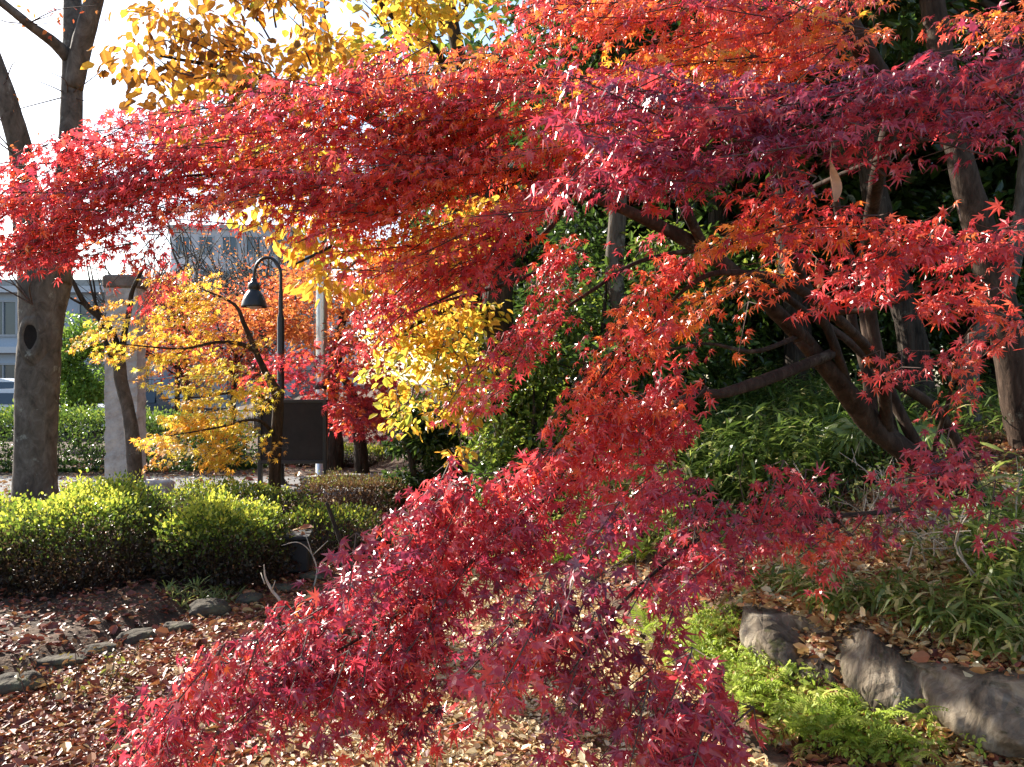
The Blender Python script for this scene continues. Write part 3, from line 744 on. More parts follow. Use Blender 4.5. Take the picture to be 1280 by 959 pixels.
ymb = at(343, 622, 9.6); ymb[2] = 0
ym = thing('yellow_maple', ymb, 'young golden yellow maple with layered leaves before the dark notice board', 'tree')
mb = MB()
tube(mb, [ymb - np.array([0, 0, .1]), at(343, 600, 9.6), at(346, 540, 9.6), at(347, 498, 9.6), at(335, 470, 9.6)], [0.085, 0.075, 0.068, 0.062, 0.055], 10, 7, 0.05)
mb.build('trunk', BARK_MAPLE, ym)
def yl_d(x, y): return 9.7
yspecs = [
    ([(336, 474, 9.6), (322, 445, 9.6), (305, 405, 9.65), (292, 380, 9.7), (250, 360, 9.8)], [.045, .036, .028, .02, .008],
     [dict(poly=[(195, 348), (235, 338), (280, 355), (305, 385), (270, 405), (225, 408), (200, 385)], hue=.74, n=75)]),
    ([(318, 438, 9.6), (300, 430, 9.55), (270, 428, 9.5), (225, 436, 9.45), (150, 430, 9.5)], [.03, .026, .02, .014, .006],
     [dict(poly=[(98, 410), (150, 370), (205, 385), (235, 430), (215, 475), (185, 475), (130, 462), (100, 430)], hue=.78, n=52),
      dict(poly=[(200, 430), (310, 410), (340, 430), (300, 460), (220, 470)], hue=.82, n=45)]),
    ([(345, 505, 9.6), (310, 490, 9.4), (260, 495, 9.3), (200, 500, 9.3)], [.026, .018, .012, .005],
     [dict(poly=[(185, 475), (290, 450), (335, 480), (330, 520), (260, 540), (190, 525)], hue=.92, n=70)]),
    ([(345, 545, 9.6), (320, 525, 9.2), (270, 535, 8.9), (210, 545, 8.8)], [.024, .018, .012, .005],
     [dict(poly=[(172, 520), (240, 510), (330, 505), (345, 560), (290, 585), (240, 585), (180, 568)], hue=.80, n=80)]),
]
YMAPLE = leaf_mat('yellow_maple_leaf', [(0.0, (0.55, 0.16, 0.04)), (0.6, (0.66, 0.30, 0.04)), (0.85, (0.72, 0.46, 0.05)), (1.0, (0.62, 0.52, 0.06))], transl=0.5, rough=0.45, spec=0.35, tval=1.3)
SMALL_T = (MAPLE_T[0], MAPLE_T[1])
for pts, r, regs in yspecs:
    b = blimb(pts, r, 8, ym, BARK_MAPLE)
    for q in regs:
        dd = np.mean([p[2] for p in pts[1:]])
        l, t = sprays(q['poly'], lambda x, y: dd, 0.45, (-0.9, -0.3, -0.15), q['n'] * .50, q['hue'], 0.16, size=0.062, length=0.42, template=SMALL_T, step=0.055, width=0.2, tilt=0.3)
        build2('foliage', l, YMAPLE, t, TWIG, b)

# ------------------------------------------------------------------ small orange and crimson maples further back
def small_maple(trunkpts, rad, label, crowns, mat, name):
    b0 = at(*trunkpts[0]); b0[2] = 0
    t = thing(name, b0, label, 'tree')
    mb = MB(); tube(mb, [b0 - np.array([0, 0, .1])] + [at(*p) for p in trunkpts[1:]], rad, 9, 6, .06); mb.build('trunk', BARK_DARK, t)
    lm, tm = MB(), MB()
    root = at(*trunkpts[-1])
    for c in crowns: poly_crown(lm, tm, root=root, **c)
    build2('crown', lm, mat, tm, TWIG, t)
    return t
small_maple([(416, 590, 15), (417, 545, 15), (413, 510, 15), (420, 440, 15), (430, 390, 15)], [.2, .17, .15, .12, .07, ][:5], 'orange leaved maple with a fine feathery crown behind the steel flagpole',
    [dict(poly=[(300, 395), (340, 335), (420, 345), (500, 310), (575, 330), (575, 420), (480, 450), (400, 440), (340, 430)], d=15, thick=1.6, nclump=105, per=100, rad=0.42, size=0.10, hue=0.45, spread=0.3, template=OVAL_T, widen=1.2)], ORANGE, 'orange_maple')
small_maple([(452, 590, 14.2), (450, 555, 14.2), (445, 520, 14.2), (440, 490, 14.2), (420, 460, 14)], [.14, .12, .1, .08, .05], 'crimson maple with a low wide crown reaching across the flagpole',
    [dict(poly=[(310, 490), (345, 445), (420, 420), (495, 450), (515, 510), (440, 530), (380, 500)], d=12.9, thick=1.0, nclump=46, per=44, rad=0.30, size=0.085, hue=0.42, spread=0.25, template=MAPLE_T),
     dict(poly=[(410, 500), (500, 500), (490, 545), (420, 545)], d=13.8, thick=0.8, nclump=22, per=50, rad=0.28, size=0.095, hue=0.45, spread=0.3, template=MAPLE_T)], MAPLE, 'crimson_maple')

# ------------------------------------------------------------------ clipped hedges
def hedge_clump(name, c, half, label, mat, n, size, hue, spread, cat='hedge', group=None, twign=120, p=3.2, lit_up=1.3):
    c = np.array(c, float); half = np.array(half, float)
    t = thing(name, (c[0], c[1], float(ground_z(c[0], c[1]))), label, cat, group)
    g0 = float(ground_z(c[0], c[1])) - 0.03
    d = rand_dirs(n); d[:, 2] = np.abs(d[:, 2]) * RNG.choice([1, 1, 1, -0.15], n)
    k = np.sum(np.abs(d) ** p, 1) ** (-1 / p)                      # superellipsoid
    lump = 1 + 0.19 * vnoise(d[:, 0] * 3.5 + c[0], d[:, 1] * 4 + d[:, 2] * 4)
    r = 1 - np.abs(RNG.normal(0, 0.12, n)) + 0.05 * RNG.normal(0, 1, n)
    P = np.array([c[0], c[1], g0]) + d * (k * lump * r)[:, None] * half
    stray = RNG.random(n) < .03
    P[stray] += d[stray] * RNG.uniform(.02, .12, (stray.sum(), 1)) * np.array([.6, .6, 1])
    P[:, 2] = np.maximum(P[:, 2], g0 + 0.05)
    tip = d * np.array([.7, .7, 1.0]) + rn(n, 0.6) + np.array([0, 0, 0.35])
    nr = d + rn(n, 0.6) + np.array([0, 0, 0.4])
    X, Y, Z = frames(tip, nr)
    sc = size * RNG.uniform(0.6, 1.3, n)
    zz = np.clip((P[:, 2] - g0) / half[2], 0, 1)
    h = hue + lit_up * (zz - 0.7) + RNG.normal(0, spread, n)        # sunlit top and shaded front painted into the leaf colour, brown leaves low
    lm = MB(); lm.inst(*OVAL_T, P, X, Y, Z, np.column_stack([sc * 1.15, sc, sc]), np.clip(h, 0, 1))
    tm = MB()
    for _ in range(twign):
        a = np.array([c[0] + RNG.uniform(-.6, .6) * half[0], c[1] + RNG.uniform(-.6, .55) * half[1], g0])
        dd = rand_dirs(1)[0]; dd[2] = abs(dd[2]) + .5
        e = a + dd * half[2] * RNG.uniform(.5, .8) * np.array([.35, .35, .9])
        tube(tm, [a, (a + e) / 2 + RNG.normal(0, .04, 3), e], [.008, .006, .003], 4, 3, 0, cap=False)
    build2('foliage', lm, mat, tm, TWIG, t)
    return t
HG = 'clipped azalea clumps along the left of the path'
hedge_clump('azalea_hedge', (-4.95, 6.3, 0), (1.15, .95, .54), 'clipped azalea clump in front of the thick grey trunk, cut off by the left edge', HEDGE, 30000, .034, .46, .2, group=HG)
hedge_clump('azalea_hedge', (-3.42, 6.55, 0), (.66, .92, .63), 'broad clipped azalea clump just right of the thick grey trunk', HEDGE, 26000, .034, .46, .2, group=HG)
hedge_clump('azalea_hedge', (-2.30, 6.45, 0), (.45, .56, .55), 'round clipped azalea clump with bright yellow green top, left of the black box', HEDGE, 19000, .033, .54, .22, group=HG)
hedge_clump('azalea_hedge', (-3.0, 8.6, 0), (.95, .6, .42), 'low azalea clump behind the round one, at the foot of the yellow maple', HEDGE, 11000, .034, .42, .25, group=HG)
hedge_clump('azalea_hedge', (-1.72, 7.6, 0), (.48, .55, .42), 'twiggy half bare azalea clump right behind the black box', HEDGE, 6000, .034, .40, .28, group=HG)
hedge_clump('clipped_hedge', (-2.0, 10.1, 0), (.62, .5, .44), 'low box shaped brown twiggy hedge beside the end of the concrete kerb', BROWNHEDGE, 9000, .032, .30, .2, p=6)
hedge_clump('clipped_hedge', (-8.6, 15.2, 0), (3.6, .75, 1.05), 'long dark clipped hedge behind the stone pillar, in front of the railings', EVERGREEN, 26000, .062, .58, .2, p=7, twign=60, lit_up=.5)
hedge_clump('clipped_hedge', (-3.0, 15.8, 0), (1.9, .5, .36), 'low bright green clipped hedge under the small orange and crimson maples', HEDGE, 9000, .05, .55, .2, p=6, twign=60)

# ------------------------------------------------------------------ stone pillar, block, lamp, board, flagpole, kerb
def stone_mesh(c, s, seed, sub=(8, 8, 8), amp=0.06, power=5.0, base_flat=True):
    """rounded irregular block as one continuous surface"""
    n = 22
    th = np.linspace(0, math.pi, n); ph = np.linspace(0, 2 * math.pi, 2 * n, endpoint=False)
    V = []
    q = np.random.default_rng(seed).uniform(0, 6.28, 12)
    for t in th:
        for p_ in ph:
            d = np.array([math.sin(t) * math.cos(p_), math.sin(t) * math.sin(p_), math.cos(t)])
            k = np.sum(np.abs(d) ** power) ** (-1 / power)
            v = d * k
            a = amp * (math.sin(3 * v[0] + q[0]) + math.sin(4 * v[2] + q[1] + v[1] * 2) + math.sin(5 * v[1] + q[2]) + .6 * math.sin(9 * v[0] + 7 * v[2] + q[3]) + .5 * math.sin(13 * v[2] + q[4] - 6 * v[0]))
            V.append(np.array(c) + v * (1 + a) * np.array(s) / 2)
    m = 2 * n
    i = np.arange(n - 1)[:, None] * m; j = np.arange(m)[None]; jn = (j + 1) % m
    return np.array(V), np.stack([i + j, i + m + j, i + m + jn, i + jn], -1).reshape(-1, 4)

px0 = at(151, 612, 12.2)
pil = thing('stone_pillar', (px0[0], 12.35, 0), 'tall rough grey stone pillar standing by the paved lane', 'pillar')
mb = MB(); V = []
nz_, pr = 40, [(-.5, -.5), (-.17, -.52), (.17, -.5), (.5, -.5), (.5, 0), (.5, .5), (0, .52), (-.5, .5), (-.5, 0)]
for k in range(nz_):
    z = 3.08 * k / (nz_ - 1)
    for (a, b) in pr:
        V.append((px0[0] + a * (0.50 - .02 * z / 3) + RNG.normal(0, .009), 12.35 + b * 0.30 + RNG.normal(0, .009), z - .02))
m = len(pr)
Fc = [(k * m + j, k * m + (j + 1) % m, (k + 1) * m + (j + 1) % m, (k + 1) * m + j) for k in range(nz_ - 1) for j in range(m)] + [tuple((nz_ - 1) * m + j for j in range(m))]
mb.add(V, Fc); mb.build('shaft', PILLARM, pil)
mb = MB(); box(mb, (px0[0], 12.35, 3.16), (.56, .38, .2), 0, .03); mb.build('cap', rough_mat('pillar_cap', (.10, .075, .06), (.22, .17, .14), 8, .9, .6), pil)
mb = MB(); box(mb, (px0[0], 12.35, .04), (.74, .56, .10), 0, .02); mb.build('base', PILLARM, pil)
mb = MB(); v, f = stone_mesh((at(195, 600, 11.6)[0], 11.6, .07), (.42, .3, .24), 5, power=9, amp=.012); mb.add_arr(v, f, .5)
tag(mb.build('stone_block', PILLARM), 'low squared grey stone block at the foot of the slim bare tree', 'block')

lx = at(351, 600, 12.6)
lamp = thing('street_lamp', (lx[0], 12.6, 0), 'black gooseneck street lamp with a bell shaped shade behind the yellow maple', 'street lamp')
mb = MB(); lathe(mb, [(.0, 0), (.10, 0), (.10, .04), (.058, .10), (.056, 2.62), (.048, 2.66), (.034, 2.72), (.033, 3.05)], (lx[0], 12.6, 0), 16); mb.build('pole', LAMPM, lamp)
mb = MB(); cx = lx[0] - .21; zz = 3.30
arc = [(lx[0], 12.6, 3.0), (lx[0], 12.6, zz - .06)] + [(cx + .21 * math.cos(a), 12.6, zz + .21 * math.sin(a) * 1.35) for a in np.linspace(.15, math.pi, 9)] + [(cx - .21, 12.6, zz - .05)]
tube(mb, arc, .026, 8, 4, 0); mb.build('gooseneck', LAMPM, lamp)
hc = (cx - .21, 12.6, zz - .50)
mb = MB(); lathe(mb, [(.0, .47), (.03, .46), (.045, .44), (.045, .40), (.085, .38), (.095, .35), (.095, .29), (.075, .27), (.10, .25), (.15, .18), (.18, .10), (.195, .03), (.20, .0), (.185, .0), (.17, .09), (.08, .22), (0, .24)], hc, 22); sh = mb.build('lamp_shade', LAMPM, lamp)
mb = MB(); lathe(mb, [(.0, -.03), (.06, -.025), (.11, 0), (.13, .03), (.12, .06), (0, .07)], hc, 18); mb.build('lens', flat_mat('lamp_glass', (.55, .5, .42), .2), sh)

bx = at(366, 540, 12.3)
nb = thing('notice_board', (bx[0], 12.3, 0), 'dark brown notice board on two posts, seen from its shaded back', 'notice board')
zt, zb_ = at(0, 500, 12.3)[2], at(0, 579, 12.3)[2]
mb = MB(); box(mb, (bx[0], 12.3, (zt + zb_) / 2), (.98, .05, zt - zb_ - .05), 0, .006); mb.build('panel', BOARDM, nb)
for zc in (zt - .02, zb_ + .02):
    mb = MB(); box(mb, (bx[0], 12.3, zc), (1.06, .085, .05), 0, .008); mb.build('frame_rail', LAMPM, nb)
for s in (-1, 1):
    mb = MB(); box(mb, (bx[0] + s * .50, 12.3, (zt - .07) / 2), (.06, .09, zt + .07), 0, .008); mb.build('post', LAMPM, nb)

fx = at(402, 600, 13.4)
fp = thing('flagpole', (fx[0], 13.4, 0), 'tall silver steel flagpole behind the notice board', 'flagpole')
mb = MB(); lathe(mb, [(0, 0), (.14, 0), (.14, .05), (.10, .08), (.098, 2.0), (.090, 4.2), (.07, 6.0), (.04, 8.2), (.03, 10.4), (0, 10.42)], (fx[0], 13.4, 0), 22); mb.build('pole', STEEL, fp)
mb = MB(); lathe(mb, [(.099, -.05), (.112, -.05), (.112, .05), (.099, .05)], (fx[0], 13.4, 1.55), 18); box(mb, (fx[0] + .14, 13.4, 1.55), (.08, .05, .06), 0, .01); mb.build('cleat', LAMPM, fp)
mb = MB(); tube(mb, [(fx[0] - .115, 13.36, 1.55), (fx[0] - .11, 13.36, 4.5), (fx[0] - .06, 13.36, 10.2)], .007, 5, 3, 0); mb.build('halyard', CONC, fp)

mb = MB()
kp = smooth_path([(-3.2, 12.2, 0), (-2.5, 12.55, 0), (-1.7, 12.35, 0), (-.9, 11.6, 0)], 7)
T = unit(np.gradient(kp, axis=0)); Nn = np.column_stack([-T[:, 1], T[:, 0], np.zeros(len(T))])
V = []
for q, nn in zip(kp, Nn):
    for o, z in ((-.09, -.05), (-.09, .16), (-.07, .18), (.07, .18), (.09, .16), (.09, -.05)): V.append(q + nn * o + np.array([0, 0, z]))
m = 6
mb.add(V, [(k * m + j, k * m + (j + 1) % m, (k + 1) * m + (j + 1) % m, (k + 1) * m + j) for k in range(len(kp) - 1) for j in range(m)] + [tuple(range(5, -1, -1)), tuple((len(kp) - 1) * m + j for j in range(m))])
tag(mb.build('concrete_kerb', CONC), 'curved pale concrete kerb behind the brown twiggy hedge', 'kerb')

# black utility box among the azaleas
ub = thing('utility_box', (-1.87, 6.75, .06), 'squat black utility box with dead leaves on its lid at the edge of the bed', 'box')
BLK = flat_mat('black_plastic', (.014, .014, .014), .6)
mb = MB(); box(mb, (-1.87, 6.75, .17), (.32, .30, .27), .15, .012); mb.build('body', BLK, ub)
mb = MB(); box(mb, (-1.87, 6.75, .32), (.35, .33, .032), .15, .008); mb.build('lid', BLK, ub)

# ------------------------------------------------------------------ street beyond: railing, cars, houses
rl = thing('railing', (-10, 22.3, 0), 'low dark iron railing along the far street behind the long hedge', 'railing')
DARKM = flat_mat('iron', (.03, .032, .035), .5)
mb = MB()
for k in range(124): tube(mb, [(-20 + .125 * k, 22.3, 0), (-20 + .125 * k, 22.3, .80)], .010, 4, 1, 0, rnd=.5)
tag(mb.build('bars', DARKM, rl), kind='stuff')
for z in (.12, .84):
    mb = MB(); box(mb, (-12.25, 22.3, z), (15.6, .035, .03)); mb.build('rail', DARKM, rl)

def car(loc, label, color, van=False, rz=0):
    t = thing('parked_car', (0, 0, 0), label, 'car', 'cars in the far street')
    paint = flat_mat('car_paint', color, .25, .6)
    glass = flat_mat('car_glass', (.03, .05, .07), .08, .8)
    tyre = flat_mat('tyre_rubber', (.02, .02, .02), .8); rim = flat_mat('rim', (.45, .45, .46), .3, metal=.8)
    L = 4.3; H = 1.75 if van else 1.42
    side = [(-2.15, .35), (-2.12, .72), (-1.95, .88), (-1.2, .95), (-.6, H - .05), (-.2, H), (1.2, H), (1.75, H - .12), (2.05, .95), (2.15, .7), (2.13, .35), (1.75, .3), (1.6, .56), (1.35, .66), (1.1, .56), (.95, .3), (-.95, .3), (-1.1, .56), (-1.35, .66), (-1.6, .56), (-1.75, .3)]
    def roofin(z): return .82 - .14 * max(0, (z - .85)) / .6
    n = len(side)
    V = [(x, -roofin(z), z) for x, z in side] + [(x, roofin(z), z) for x, z in side]
    mb = MB(); mb.add(V, [tuple(range(n - 1, -1, -1)), tuple(range(n, 2 * n))] + [(j, (j + 1) % n, n + (j + 1) % n, n + j) for j in range(n)])
    mb.build('body', paint, t)
    for s in (-1, 1):
        for wx in ([(-.98, -.45), (-.42, .55), (.65, 1.55)] if not van else [(-.95, -.4), (-.3, .7), (.8, 1.7)]):
            x0, x1 = wx; z0, z1 = .97, H - .12
            q = .18 if x0 < -.8 else 0
            pts = [(x0, z0), (x1, z0), (x1, z1), (x0 + q * 2, z1)]
            mb = MB(); mb.add([(x, s * (roofin(z) + .006), z) for x, z in pts], [(0, 1, 2, 3) if s < 0 else (3, 2, 1, 0)]); mb.build('window', glass, t)
        for x in (-1.35, 1.35):
            mb = MB(); a = np.linspace(0, 6.283, 20, endpoint=False)
            V = []
            for r, y in ((.2, .74), (.31, .76), (.32, .70), (.32, .56), (.30, .55)): V += [(x + r * math.cos(k), s * y, .32 + r * math.sin(k)) for k in a]
            mb.add(V, [(k * 20 + j, k * 20 + (j + 1) % 20, k * 20 + 20 + (j + 1) % 20, k * 20 + 20 + j) for k in range(4) for j in range(20)], smooth=True)
            wh = mb.build('wheel', tyre, t)
            mb = MB(); mb.add([(x + .2 * math.cos(k), s * .745, .32 + .2 * math.sin(k)) for k in a], [tuple(range(20)) if s > 0 else tuple(range(19, -1, -1))]); mb.build('rim', rim, wh)
        mb = MB(); box(mb, (-2.1, s * .58, .70), (.12, .3, .13), 0, .03); mb.build('headlight', flat_mat('headlamp', (.7, .7, .72), .1), t)
        mb = MB(); box(mb, (2.11, s * .62, .78), (.10, .22, .16), 0, .03); mb.build('tail_light', flat_mat('tail_lamp', (.35, .02, .02), .2), t)
    for x0, x1 in ((-1.17, -.63), (1.98, 1.77)):
        z0, z1 = (.98, H - .1) if x0 < 0 else (1.02, H - .16)
        mb = MB(); dx = -.012 if x0 < 0 else .02
        mb.add([(x0 + dx, -.68, z0), (x0 + dx, .68, z0), (x1 + dx, .60, z1), (x1 + dx, -.60, z1)], [(0, 1, 2, 3)]); mb.build('windscreen', glass, t)
    t.location = loc; t.rotation_euler.z = rz
    return t
car((-17.6, 26.2, .02), 'pale silver van in the far street, beyond the left edge of the grey trunk', (.62, .64, .66), True)
car((-12.9, 26.2, .02), 'dark blue car in the far street behind the round green tree', (.03, .04, .07))
car((-13.9, 24.3, .02), 'low white car parked right behind the iron railing', (.72, .74, .76), rz=math.pi)

def house(name, c, s, label, wallm, rows, cols, glassc=(.06, .08, .10), roof=None, bands=False, w_frac=.6, h_frac=.55, cat='building'):
    """c: centre of the front foot line; s: width, depth, height; front faces -Y"""
    t = thing(name, c, label, cat)
    mb = MB(); box(mb, (c[0], c[1] + s[1] / 2, s[2] / 2), s); mb.build('wall', wallm, t)
    gm = flat_mat('pane', glassc, .12, .7); fm = flat_mat('frame_paint', (.35, .36, .38), .5)
    fh = s[2] / rows; cw = s[0] / cols
    for r in range(rows):
        for k in range(cols):
            x = c[0] - s[0] / 2 + (k + .5) * cw; z = (r + .52) * fh
            mb = MB(); ww, hh = cw * w_frac, fh * h_frac
            for bxs, bsz in (((x, z + hh / 2), (ww + .16, .1)), ((x, z - hh / 2), (ww + .22, .12)), ((x - ww / 2, z), (.1, hh - .1)), ((x + ww / 2, z), (.1, hh - .1)), ((x, z), (.06, hh - .12))):
                box(mb, (bxs[0], c[1] - .04, bxs[1]), (bsz[0], .12, bsz[1]))
            w_ = mb.build('window', fm, t)
            mb = MB(); mb.add([(x - ww / 2, c[1] - .02, z - hh / 2), (x + ww / 2, c[1] - .02, z - hh / 2), (x + ww / 2, c[1] - .02, z + hh / 2), (x - ww / 2, c[1] - .02, z + hh / 2)], [(0, 1, 2, 3)]); mb.build('pane', gm, w_)
    if bands:
        for r in range(rows + 1):
            mb = MB(); box(mb, (c[0], c[1] - .25, min(r * fh + .05, s[2] - .1)), (s[0] + .3, .5, .32)); mb.build('ledge', flat_mat('ledge_paint', (.55, .56, .58), .7), t)
    if roof == 'flat':
        mb = MB(); box(mb, (c[0], c[1] + s[1] / 2, s[2] + .2), (s[0] + .5, s[1] + .5, .45)); mb.build('roof', CONC, t)
    if roof == 'hip':
        x0, x1, y0, y1, z = c[0] - s[0] / 2 - .6, c[0] + s[0] / 2 + .6, c[1] - .6, c[1] + s[1] + .6, s[2]
        mb = MB(); xm, ym_ = s[0] * .22, c[1] + s[1] / 2
        mb.add([(x0, y0, z), (x1, y0, z), (x1, y1, z), (x0, y1, z), (c[0] - xm, ym_, z + 2.2), (c[0] + xm, ym_, z + 2.2)], [(0, 1, 5, 4), (1, 2, 5), (2, 3, 4, 5), (3, 0, 4), (3, 2, 1, 0)])
        mb.build('roof', flat_mat('slate', (.42, .46, .52), .6), t)
    return t
house('office_building', (-25.5, 42, 0), (14, 10, 6.6), 'grey blue low building beyond the far street at the left edge', flat_mat('blue_wall', (.38, .43, .50), .8), 2, 6, roof='flat', bands=True)
house('office_building', (-14.2, 44, 0), (7.5, 10, 6.0), 'low pale building with horizontal ledges behind the yellow maple', flat_mat('pale_wall', (.42, .43, .45), .8), 2, 4, roof='flat', bands=True)
house('house', (-32.6, 70, 0), (9, 8, 9.6), 'distant house with a pale hipped roof above the stone pillar', flat_mat('house_wall', (.40, .44, .50), .8), 3, 4, roof='hip')
house('apartment_building', (-27.5, 78, 0), (11.5, 12, 16.6), 'tall greyish brown apartment block behind the bare tree and yellow maple', flat_mat('flats_wall', (.46, .44, .45), .85), 5, 5, roof='flat', bands=False)

# ------------------------------------------------------------------ trees across the street
def simple_tree(name, b, h, crad, label, mat, bark, n, size, hue, spread, cz=.62, trunk_r=.14, bare=False, group=None, squash=1.0, clumps=22, cat='tree', hang=.3, low=.15):
    b = np.array(b, float)
    t = thing(name, b, label, cat, group)
    top = b + np.array([RNG.normal(0, .25), RNG.normal(0, .25), h * .8])
    mb = MB(); mid = (b + top) / 2 + RNG.normal(0, .12, 3)
    tube(mb, [b - np.array([0, 0, .2]), b + (mid - b) * .5, mid, top], [trunk_r * 1.25, trunk_r, trunk_r * .75, trunk_r * .25], 10, 6, .06); 
    cc = b + np.array([0, 0, h * cz]); lm = MB(); tm = MB()
    for k in range(clumps):
        d = rand_dirs(1)[0]
        c = cc + d * np.array([crad, crad, h * (1 - cz) * squash]) * RNG.uniform(.35, .9)
        a = b + (top - b) * np.clip((c[2] - b[2]) / (h * .8) * .75, low, .95)
        tube(tm, [a, (a + c) / 2 + RNG.normal(0, .1, 3) + np.array([0, 0, .05 * h * 0]), c], [trunk_r * .36, trunk_r * .22, trunk_r * .08], 6, 4, .04, cap=False)
        if not bare:
            rr = crad * RNG.uniform(.28, .46)
            leaf_cloud(lm, c, (rr * 1.15, rr * 1.15, rr * .8), n // clumps, size, hue, spread, OVAL_T, .25, hang=hang)
        else:
            for _ in range(9):
                e = c + RNG.normal(0, crad * .3, 3) + np.array([0, 0, crad * .2]); s_ = a + (c - a) * RNG.uniform(.4, 1)
                tube(tm, [s_, (s_ + e) / 2 + RNG.normal(0, .06, 3), e], [trunk_r * .16, trunk_r * .10, trunk_r * .05], 4, 3, 0, cap=False)
    mb.build('trunk', bark, t)
    if bare and n: leaf_cloud(lm, cc, (crad, crad, h * (1 - cz)), n, size, hue, spread, hang=hang)
    build2('crown', lm, mat, tm, bark, t)
    return t
simple_tree('round_green_tree', (-11.0, 20.3, 0), 3.6, 1.05, 'small round bright green tree between the grey trunk and the stone pillar', FRESH, BARK_DARK, 7000, .12, .55, .3, cz=.5, trunk_r=.08)
simple_tree('bare_tree', (-8.7, 21.7, 0), 6.2, 2.0, 'leafless grey twiggy tree in front of the tall apartment block', ORANGE, BARK_PALE, 260, .1, .3, .3, bare=True, clumps=16, trunk_r=.12)
simple_tree('bare_tree', (-7.6, 24.0, 0), 6.0, 2.2, 'leafless twiggy tree behind the lamp with a few orange leaves', ORANGE, BARK_PALE, 500, .1, .5, .3, bare=True, clumps=18, trunk_r=.12)
simple_tree('reddish_bare_tree', (-14.2, 17.5, 0), 4.6, 1.6, 'thin tree with sparse rusty leaves left of the thick grey trunk', ORANGE, BARK_DARK, 700, .09, .15, .3, bare=True, clumps=16, trunk_r=.08)
simple_tree('bare_tree', (-9.4, 30.0, 0), 8.2, 2.8, 'tall leafless tree before the flat roof of the tall apartment block', ORANGE, BARK_PALE, 420, .12, .4, .3, bare=True, clumps=26, trunk_r=.14)
simple_tree('bare_tree', (-15.5, 33.0, 0), 8.0, 2.6, 'leafless tree before the distant house with the pale roof', ORANGE, BARK_PALE, 200, .12, .3, .3, bare=True, clumps=24, trunk_r=.14)
simple_tree('rusty_tree', (-8.6, 20.5, 0), 4.9, 1.5, 'taller rusty tree with thin leaves between the pillar and the lamp', ORANGE, BARK_DARK, 5200, .085, .25, .35, clumps=24, trunk_r=.08)
simple_tree('rusty_tree', (-6.3, 18.0, 0), 4.4, 1.7, 'low tree with thin rusty leaves behind the yellow maple', ORANGE, BARK_DARK, 4200, .085, .10, .3, clumps=26, trunk_r=.08)

# ------------------------------------------------------------------ the wood on the bank
def wood_trunk_tree(name, pts, r, label, bark, crown, group=None, leaf=EVERGREEN, hue=.42, n=5200):
    """a tree whose trunk is seen: pts pixel/distance stations upwards; crown: centre (x, y, z), radii"""
    b = at(*pts[0]); b[2] = float(ground_z(b[0], b[1]))
    t = thing(name, b, label, 'tree', group)
    P = [b - np.array([0, 0, .2])] + [at(*p) for p in pts[1:]]
    mb = MB(); tube(mb, P, r, 14, 7, .06); mb.build('trunk', bark, t)
    top = P[-1]; cc, cr = np.array(crown[0]), np.array(crown[1])
    lm, tm = MB(), MB()
    for k in range(26):
        d = rand_dirs(1)[0]; c = cc + d * cr * RNG.uniform(.2, .9)
        a = P[-2] + (top - P[-2]) * RNG.uniform(0, 1)
        tube(tm, [a, (a + c) / 2 + RNG.normal(0, .15, 3), c], [.05, .03, .01], 6, 4, .04, cap=False)
        rr = cr[0] * RNG.uniform(.25, .42)
        leaf_cloud(lm, c, (rr * 1.2, rr * 1.1, rr * .75), n // 26, .12, hue, .3, OVAL_T, .2)
    build2('crown', lm, leaf, tm, bark, t)
    return t
wood_trunk_tree('tall_wood_tree', [(1305, 600, 5.9), (1275, 500, 5.9), (1255, 400, 5.9), (1232, 310, 5.9), (1205, 220, 5.9), (1185, 120, 6.0), (1165, 0, 6.1), (1140, -180, 6.2)], [.18, .135, .12, .108, .10, .095, .088, .08, .07], 'tall smooth brown trunk at the right edge leaning left, behind the red maple', BARK_MAPLE, ((2.9, 6.8, 5.6), (1.9, 1.9, 1.1)))
wood_trunk_tree('tall_wood_tree', [(1145, 540, 8.2), (1140, 430, 8.2), (1120, 350, 8.2), (1098, 260, 8.2), (1080, 150, 8.2), (1070, 0, 8.2), (1060, -150, 8.2)], [.2, .15, .135, .125, .12, .11, .1, .08], 'tall fissured grey trunk right behind the sinuous stems of the red maple', BARK_DARK, ((3.3, 8.6, 6.4), (2.2, 2.0, 1.4)))
wood_trunk_tree('tall_wood_tree', [(1000, 540, 9.3), (998, 450, 9.3), (995, 380, 9.3), (985, 250, 9.3), (978, 100, 9.3), (970, -100, 9.3)], [.2, .17, .16, .15, .14, .12, .1], 'straight dark trunk between the maple trunk and its low bough', BARK_DARK, ((2.6, 10.0, 6.0), (2.2, 1.8, 1.7)))
wood_trunk_tree('tall_wood_tree', [(905, 520, 11.0), (905, 440, 11.0), (900, 330, 11.0), (895, 180, 11.0), (890, 0, 11.0)], [.18, .16, .15, .14, .12, .1], 'thin dark trunk deep in the wood left of the straight one', BARK_DARK, ((2.4, 11.8, 6.4), (2.2, 1.8, 1.8)))
wood_trunk_tree('tall_wood_tree', [(798, 560, 8.6), (795, 450, 8.6), (775, 380, 8.6), (768, 330, 8.6), (775, 220, 8.6), (780, 60, 8.6), (770, -100, 8.6)], [.13, .11, .10, .10, .09, .085, .08, .07], 'slender mottled trunk among the glossy evergreens in the middle', BARK_PALE, ((1.3, 9.4, 5.2), (1.7, 1.5, 1.2)))
